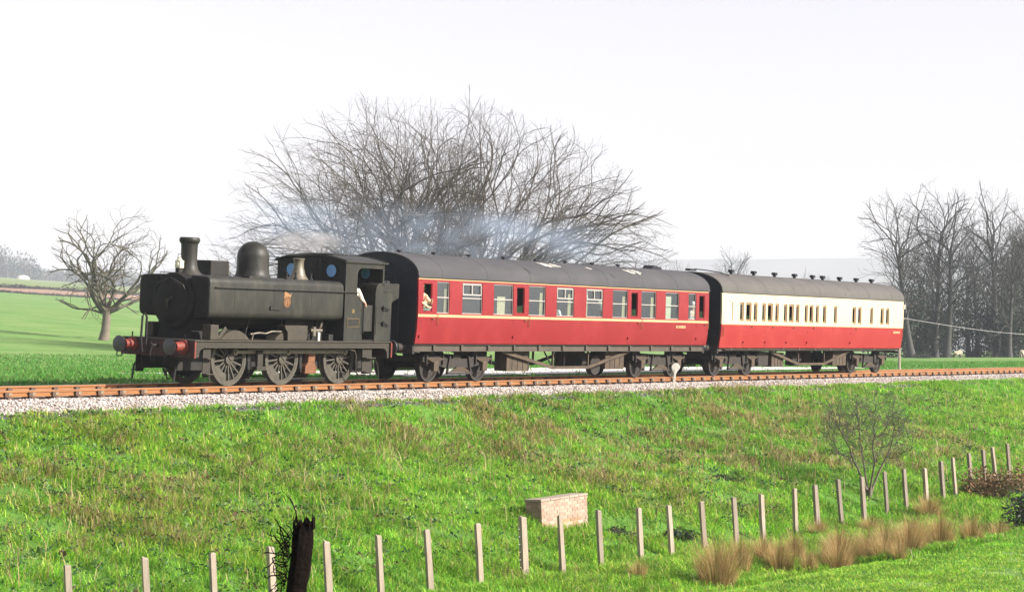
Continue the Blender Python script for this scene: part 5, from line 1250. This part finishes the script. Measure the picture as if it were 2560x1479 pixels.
for hx, hy, r_, lb in ((45.2, 26.6, (.55, .4, .22), 'low dark leaves added as shade in the hollow right of the brick headwall'), (46.9, 25.8, (.5, .35, .18), 'low dark leaves added as shade below the hollow beside the headwall'), (55.9, 27.9, (.6, .5, .25), 'dark leaf patch added as shade in the middle of the bank, right of the tufts'), (53.9, 28.2, (.4, .4, .2), 'small dark leaf clump added as shade just left of the bank patch'), (30.6, 30.7, (.35, .3, .16), 'small dark leaf clump added as shade on the left part of the bank')):
    bush('shade_clump', lb, (hx, hy), r_, 900, dk, (.03, .06), rtf, group='dark leaf clumps added as shade on the bank', stems=4)  # dark leaves added for shade the shallow hollows do not cast
bush('bramble_bush', 'reddish brown bramble bush swallowing the fence at the right', (63.6, 23.9), (1.4, 1.1, .75), 2600, rc, (.03, .07), rtf, group='bramble bushes')
bush('bramble_bush', 'reddish brown bramble bush at the right edge beyond the fence', (66.4, 23.5), (1.2, .9, .7), 1800, rc, (.03, .07), rtf, group='bramble bushes')
bush('bramble_bush', 'dark leaf bush added as a shadow patch, cut by the right edge below the fence', (58.3, 20.6), (1.5, 1.0, .9), 2200, dk, (.04, .08), rtf, group='bramble bushes')  # dark leaves added in place of a shadow patch
# twiggy shrub on the bank
rs = np.random.default_rng(52)
P = ell_points(420, rs, (0, 0, 2.0), (1.5, 1.3, 1.2), .02, 9, .3, .5)
sp_ = (58.3, 25.6)
stems = [([(0, 0, -.2), (.02, 0, .1)], -1)] + [([tuple(lat(a * t, b * t, .1 + .9 * t)) for t in (.3, .6, 1.)], 1) for a, b in ((.4, .1), (-.35, .1), (.1, -.3), (-.1, .3))]
bare_tree('twiggy_shrub', 'grey leafless shrub standing on the bank behind the fence at the right', (*sp_, gz(sp_)), stems, lat(P[:, 0], P[:, 1], P[:, 2]), rs, step=.14, kill=.2, infl=2, tip=.005, twigs=4, tl=(.2, .5), barkm='bark_pale', twigm='bark_grey', thick=.02, expo=2.0, cat='shrub', twr=.004)

# ------------------------------------------------------------------ bank grass
def in_view(x, y, z, mx=1.18, my=1.15):
    X = .547 * x - .837 * y; Z = .837 * x + .547 * y
    u = X / Z * 5349 / 1280; v = (z - .93) / Z * 5349
    return (np.abs(u) < mx) & (-v < (1479 - 876) * my)
def pick(cols, n, rng): return np.array(cols)[rng.integers(0, len(cols), n)]
def grass():
    rng = np.random.default_rng(100)
    n = 1900000
    x = rng.uniform(20, 112, n); y = rng.uniform(9.5, 35.8, n); z = ground(x, y)
    Zd = .837 * x + .547 * y
    k = in_view(x, y, z) & (rng.random(n) < np.clip((46 / Zd) ** 1.6, .12, 1))
    fine = vnoise(x, y, .38, 11); med = fbm(x, y, 1.5, 12); wide = fbm(x, y, 7, 13, 2)
    dens = np.clip(.30 + 2.0 * (fine * .6 + med * .6 - .40), .04, 1)
    edge = 35.0 + .85 * (fbm(x, y, 3.0, 17) - .5) + .5 * (vnoise(x, y, .6, 18) - .5) + .35 * sstep(36, 46, x)
    for hx, hy, hr, hd in HOLLOWS: dens = dens * (1 - .8 * np.exp(-(((x - hx) / hr) ** 2 + ((y - hy) / (hr * .8)) ** 2)))
    edge = edge + .3 * sstep(52, 72, x) - .45 * np.exp(-((x - 24) / 5) ** 2) - .4 * np.exp(-((x - 47) / 3) ** 2)
    k &= (rng.random(n) < dens) & (y < edge)
    cx_ = (x > 41.8) & (x < 44.05) & (y > 26.44) & (y < 27.0); k &= ~cx_
    x, y, z, fine, med, wide, Zd = (a[k] for a in (x, y, z, fine, med, wide, Zd)); n = len(x)
    bank = y > 24.2; turf = (y < 19.6) | ((y < 21) & (wide > .55))
    # where dead growth stands: a broad diagonal drift in mid bank, patches elsewhere
    drift = np.exp(-(((x - 54 + (y - 29) * 1.2) / 6.0) ** 2)) * sstep(26.8, 28.5, y) * .9 + np.exp(-(((x - 66) / 9.) ** 2)) * sstep(25, 27, y) * .7 + np.exp(-(((x - 36) / 4.) ** 2 + ((y - 31.5) / 2) ** 2)) * .3 + np.exp(-((x - 28) / 6) ** 2) * sstep(26.5, 28, y) * (1 - sstep(32, 33.5, y)) * .3
    dead = rng.random(n) < np.clip(.04 + .55 * drift * sstep(.42, .6, med) + .20 * sstep(.62, .78, wide) * bank, 0, .55)
    dead = np.where(vnoise(x, y, .42, 26) * .65 + vnoise(x, y, 1.1, 27) * .35 > .5, dead | (rng.random(n) < .5 * np.clip(drift, 0, 1)), dead & (rng.random(n) < .25))
    dead &= ~turf | (rng.random(n) < .05)
    h = np.where(turf, rng.uniform(.04, .10, n), rng.uniform(.07, .22, n) * (.45 + 1.0 * med) * np.where(fine > .55, 1.35, 1.0))
    h = np.where(dead, h * rng.uniform(.9, 1.7, n), h)
    a = rng.uniform(0, 6.28, n) ; ld = np.stack([np.cos(a), np.sin(a) - .25, 0 * a], -1); ld /= np.linalg.norm(ld, axis=1, keepdims=True)
    lean = rng.uniform(.25, 2.3, n)
    w = rng.uniform(.011, .026, n) * (Zd / 46) ** .7
    g = pick([(.16, .42, .034), (.21, .50, .042), (.28, .54, .065), (.08, .29, .028), (.40, .56, .10), (.18, .46, .038)], n, rng)
    clump = vnoise(x, y, .34, 24) * .6 + vnoise(x, y, .9, 25) * .4
    g = g * (.6 + .9 * clump[:, None]) * np.array([1.12, 1., 1.])
    dry = pick([(.46, .37, .19), (.36, .26, .13), (.52, .44, .26), (.22, .15, .08), (.46, .40, .12)], n, rng)
    tint = 1 + .5 * (wide[:, None] - .5) * np.array([1.4, .3, .6])
    c = np.where(dead[:, None], dry, g * tint) * rng.uniform(.75, 1.2, (n, 1))
    side = np.stack([-ld[:, 1], ld[:, 0], 0 * a], -1)
    B = np.stack([x, y, z - .01], -1); mid = B + ld * (lean * h * .28)[:, None]; mid[:, 2] += h * .6
    tip = B + ld * (lean * h)[:, None]; tip[:, 2] += h * np.where(lean > .9, .75, .95)
    V = np.stack([B - side * w[:, None] * .5, B + side * w[:, None] * .5, mid + side * w[:, None] * .38, tip, mid - side * w[:, None] * .38], 1)
    F = (np.array([(0, 1, 2), (0, 2, 4), (4, 2, 3)])[None] + (np.arange(n) * 5)[:, None, None]).reshape(-1, 3)
    o = np_mesh('bank_grass', V.reshape(-1, 3), F, 'grass_col', col=np.repeat(c, 5, 0))
    tag(o, 'bright green and straw grass covering the railway bank and field edge', 'grass', kind='stuff')
    return n
NG = grass()
# broad-leaved weeds and straw stalks on the bank
def weeds():
    rng = np.random.default_rng(140); nc = 7000
    x = rng.uniform(22, 84, nc); y = rng.uniform(25.2, 34.4, nc); z = ground(x, y)
    pr = .12 + .5 * np.exp(-((x - 30) / 9) ** 2) + .4 * (fbm(x, y, 3, 60) > .58)
    k = in_view(x, y, z) & (rng.random(nc) < pr); x, y, z = x[k], y[k], z[k]; nc = len(x)
    m = 11; P = np.repeat(np.stack([x, y, z], -1), m, 0); n = len(P); a = rng.uniform(0, 6.28, n); q = rng.random(n)
    sz = np.repeat(rng.uniform(.6, 1.5, nc), m)
    d = np.stack([np.cos(a), np.sin(a), rng.uniform(.1, 1.2, n)], -1); d /= np.linalg.norm(d, axis=1, keepdims=True)
    s = np.cross(d, rng.normal(0, 1, (n, 3))); s /= np.linalg.norm(s, axis=1, keepdims=True)
    L = (.03 + .045 * rng.random(n)) * sz; P = P + d * (.10 * q * sz)[:, None]; P[:, 2] += .06 * sz + .05
    V = np.stack([P, P + d * (L * .5)[:, None] + s * (L * .32)[:, None], P + d * L[:, None], P + d * (L * .5)[:, None] - s * (L * .32)[:, None]], 1)
    kind = np.repeat(rng.random(nc), m)[:, None]
    c = np.where(kind < .55, np.array([.045, .11, .03]), np.where(kind < .88, np.array([.11, .19, .06]), np.array([.12, .075, .045]))) * rng.uniform(.7, 1.3, (n, 1))
    o = np_mesh('bank_weeds', V.reshape(-1, 3), np.arange(4 * n).reshape(-1, 4), 'leaf_col', col=np.repeat(c, 4, 0)); tag(o, 'dark broad-leaved weeds scattered through the bank grass', 'weeds', kind='stuff')
    n = 4200; x = rng.uniform(22, 90, n); y = rng.uniform(25.2, 34.2, n); z = ground(x, y)
    pr = .12 + .9 * (fbm(x, y, 2.2, 66) > .58) * np.where(x < 44, 1, .6); k = in_view(x, y, z) & (rng.random(n) < pr); x, y, z = x[k], y[k], z[k]; n = len(x)
    a = rng.uniform(0, 6.28, n); V, F = blades(np.stack([x, y, z], -1), rng.uniform(.25, .75, n), np.stack([np.cos(a), np.sin(a), 0 * a], -1), rng.uniform(.05, .9, n), rng.uniform(.012, .026, n), rng, 3)
    c = pick([(.62, .48, .28), (.5, .36, .2), (.38, .25, .14)], n, rng); o = np_mesh('dead_stalks', V, F, 'grass_col', col=np.repeat(c, 8, 0)); tag(o, 'straw coloured dead stalks standing in the bank grass', 'stalks', kind='stuff')
weeds()
# grass in the pasture beyond the line, near enough to show
def pasture():
    rng = np.random.default_rng(170); n = 260000
    x = rng.uniform(20, 150, n); y = 41.4 + rng.random(n) ** 2 * 60; z = ground(x, y)
    k = in_view(x, y, z, 1.15, 2) & ~((x > 59.5) & (x < 99) & (y > 43.2) & (y < 57.7) & (rng.random(n) < .97)); x, y, z = x[k], y[k], z[k]; n = len(x)
    h = rng.uniform(.04, .13, n) * (.5 + vnoise(x, y, 1.1, 23)); a = rng.uniform(0, 6.28, n); ld = np.stack([np.cos(a), np.sin(a), 0 * a], -1); w = rng.uniform(.02, .045, n)
    sd = np.stack([-ld[:, 1], ld[:, 0], 0 * a], -1) * w[:, None]; B = np.stack([x, y, z], -1); T = B + ld * (h * .6)[:, None]; T[:, 2] += h
    c = pick([(.055, .22, .025), (.08, .27, .035), (.12, .29, .055), (.19, .27, .08)], n, rng) * rng.uniform(.8, 1.2, (n, 1))
    o = np_mesh('pasture_grass', np.stack([B - sd, B + sd, T], 1).reshape(-1, 3), np.arange(3 * n).reshape(-1, 3), 'grass_col', col=np.repeat(c, 3, 0)); tag(o, 'short green pasture grass beyond the railway', 'grass', kind='stuff')
pasture()

# ------------------------------------------------------------------ smoke, steam and haze
def volume_mat(name, col, dens, scale=None, lo=.45, hi=.75, aniso=.2, edge=None, stretch=(1, 1, 1)):
    m = bpy.data.materials.new(name); m.use_nodes = True; t = m.node_tree
    for n in list(t.nodes):
        if n.type == 'BSDF_PRINCIPLED': t.nodes.remove(n)
    out = [n for n in t.nodes if n.type == 'OUTPUT_MATERIAL'][0]
    pv = t.nodes.new('ShaderNodeVolumePrincipled'); pv.inputs['Color'].default_value = (*col, 1); pv.inputs['Density'].default_value = dens; pv.inputs['Anisotropy'].default_value = aniso
    t.links.new(pv.outputs[0], out.inputs['Volume'])
    if scale:
        tc = t.nodes.new('ShaderNodeTexCoord'); mp_ = t.nodes.new('ShaderNodeMapping'); mp_.inputs['Scale'].default_value = stretch
        n = t.nodes.new('ShaderNodeTexNoise'); n.inputs['Scale'].default_value = scale; n.inputs['Detail'].default_value = 4; n.inputs['Distortion'].default_value = .6
        t.links.new(tc.outputs['Object'], mp_.inputs[0]); t.links.new(mp_.outputs[0], n.inputs['Vector'])
        r = t.nodes.new('ShaderNodeMapRange'); r.inputs[1].default_value = lo; r.inputs[2].default_value = hi; r.inputs[3].default_value = 0; r.inputs[4].default_value = dens; t.links.new(n.outputs[0], r.inputs[0])
        # thin towards the rim: generated coordinates, ellipsoid fall-off
        g = t.nodes.new('ShaderNodeVectorMath'); g.operation = 'SUBTRACT'; g.inputs[1].default_value = (.5, .5, .5); t.links.new(tc.outputs['Generated'], g.inputs[0])
        ln = t.nodes.new('ShaderNodeVectorMath'); ln.operation = 'LENGTH'; t.links.new(g.outputs[0], ln.inputs[0])
        f = t.nodes.new('ShaderNodeMapRange'); f.inputs[1].default_value = .5; f.inputs[2].default_value = .2; f.inputs[3].default_value = 0; f.inputs[4].default_value = 1; t.links.new(ln.outputs['Value'], f.inputs[0])
        mu = t.nodes.new('ShaderNodeMath'); mu.operation = 'MULTIPLY'; t.links.new(r.outputs[0], mu.inputs[0]); t.links.new(f.outputs[0], mu.inputs[1]); t.links.new(mu.outputs[0], pv.inputs['Density'])
    MATS[name] = m
volume_mat('smoke_blue', (.6, .77, 1.0), .30, .9, .46, .74, .1, stretch=(.4, 1, 1))
volume_mat('steam_white', (1, 1, 1), 1.6, 2.4, .38, .66, .3)
def ellipsoid(name, c, r, m, label, cat):
    n, k = 20, 12; prof = [(math.sin(math.pi * i / k), -math.cos(math.pi * i / k)) for i in range(k + 1)]; prof[0] = (0, -1); prof[-1] = (0, 1)
    mb = MB(); mb.lathe(prof, (0, 0, 0), 'z', n); mb.v = [(a * r[0], b * r[1], z * r[2]) for a, b, z in mb.v]
    o = mb.build(name, m, None, smooth=180, loc=c); tag(o, label, cat, kind='stuff'); return o
ellipsoid('smoke', (55.5, 39.6, 4.55), (15.5, 2.2, 1.35), 'smoke_blue', 'thin blue smoke drifting back over the cab and coach roof', 'smoke')
ellipsoid('steam', (LX + 6.3, TY + .1, 3.98), (1.5, .8, .42), 'steam_white', 'small white steam wisp above the safety valve and cab roof', 'steam')
HAZE = .00025
volume_mat('haze_air', (.78, .87, 1.0), HAZE, aniso=.0)
hz = MB().box(-420, 5050, -420, 5050, -6, 172).build('haze', 'haze_air'); tag(hz, 'pale blue morning haze over the fields', 'haze', kind='stuff')
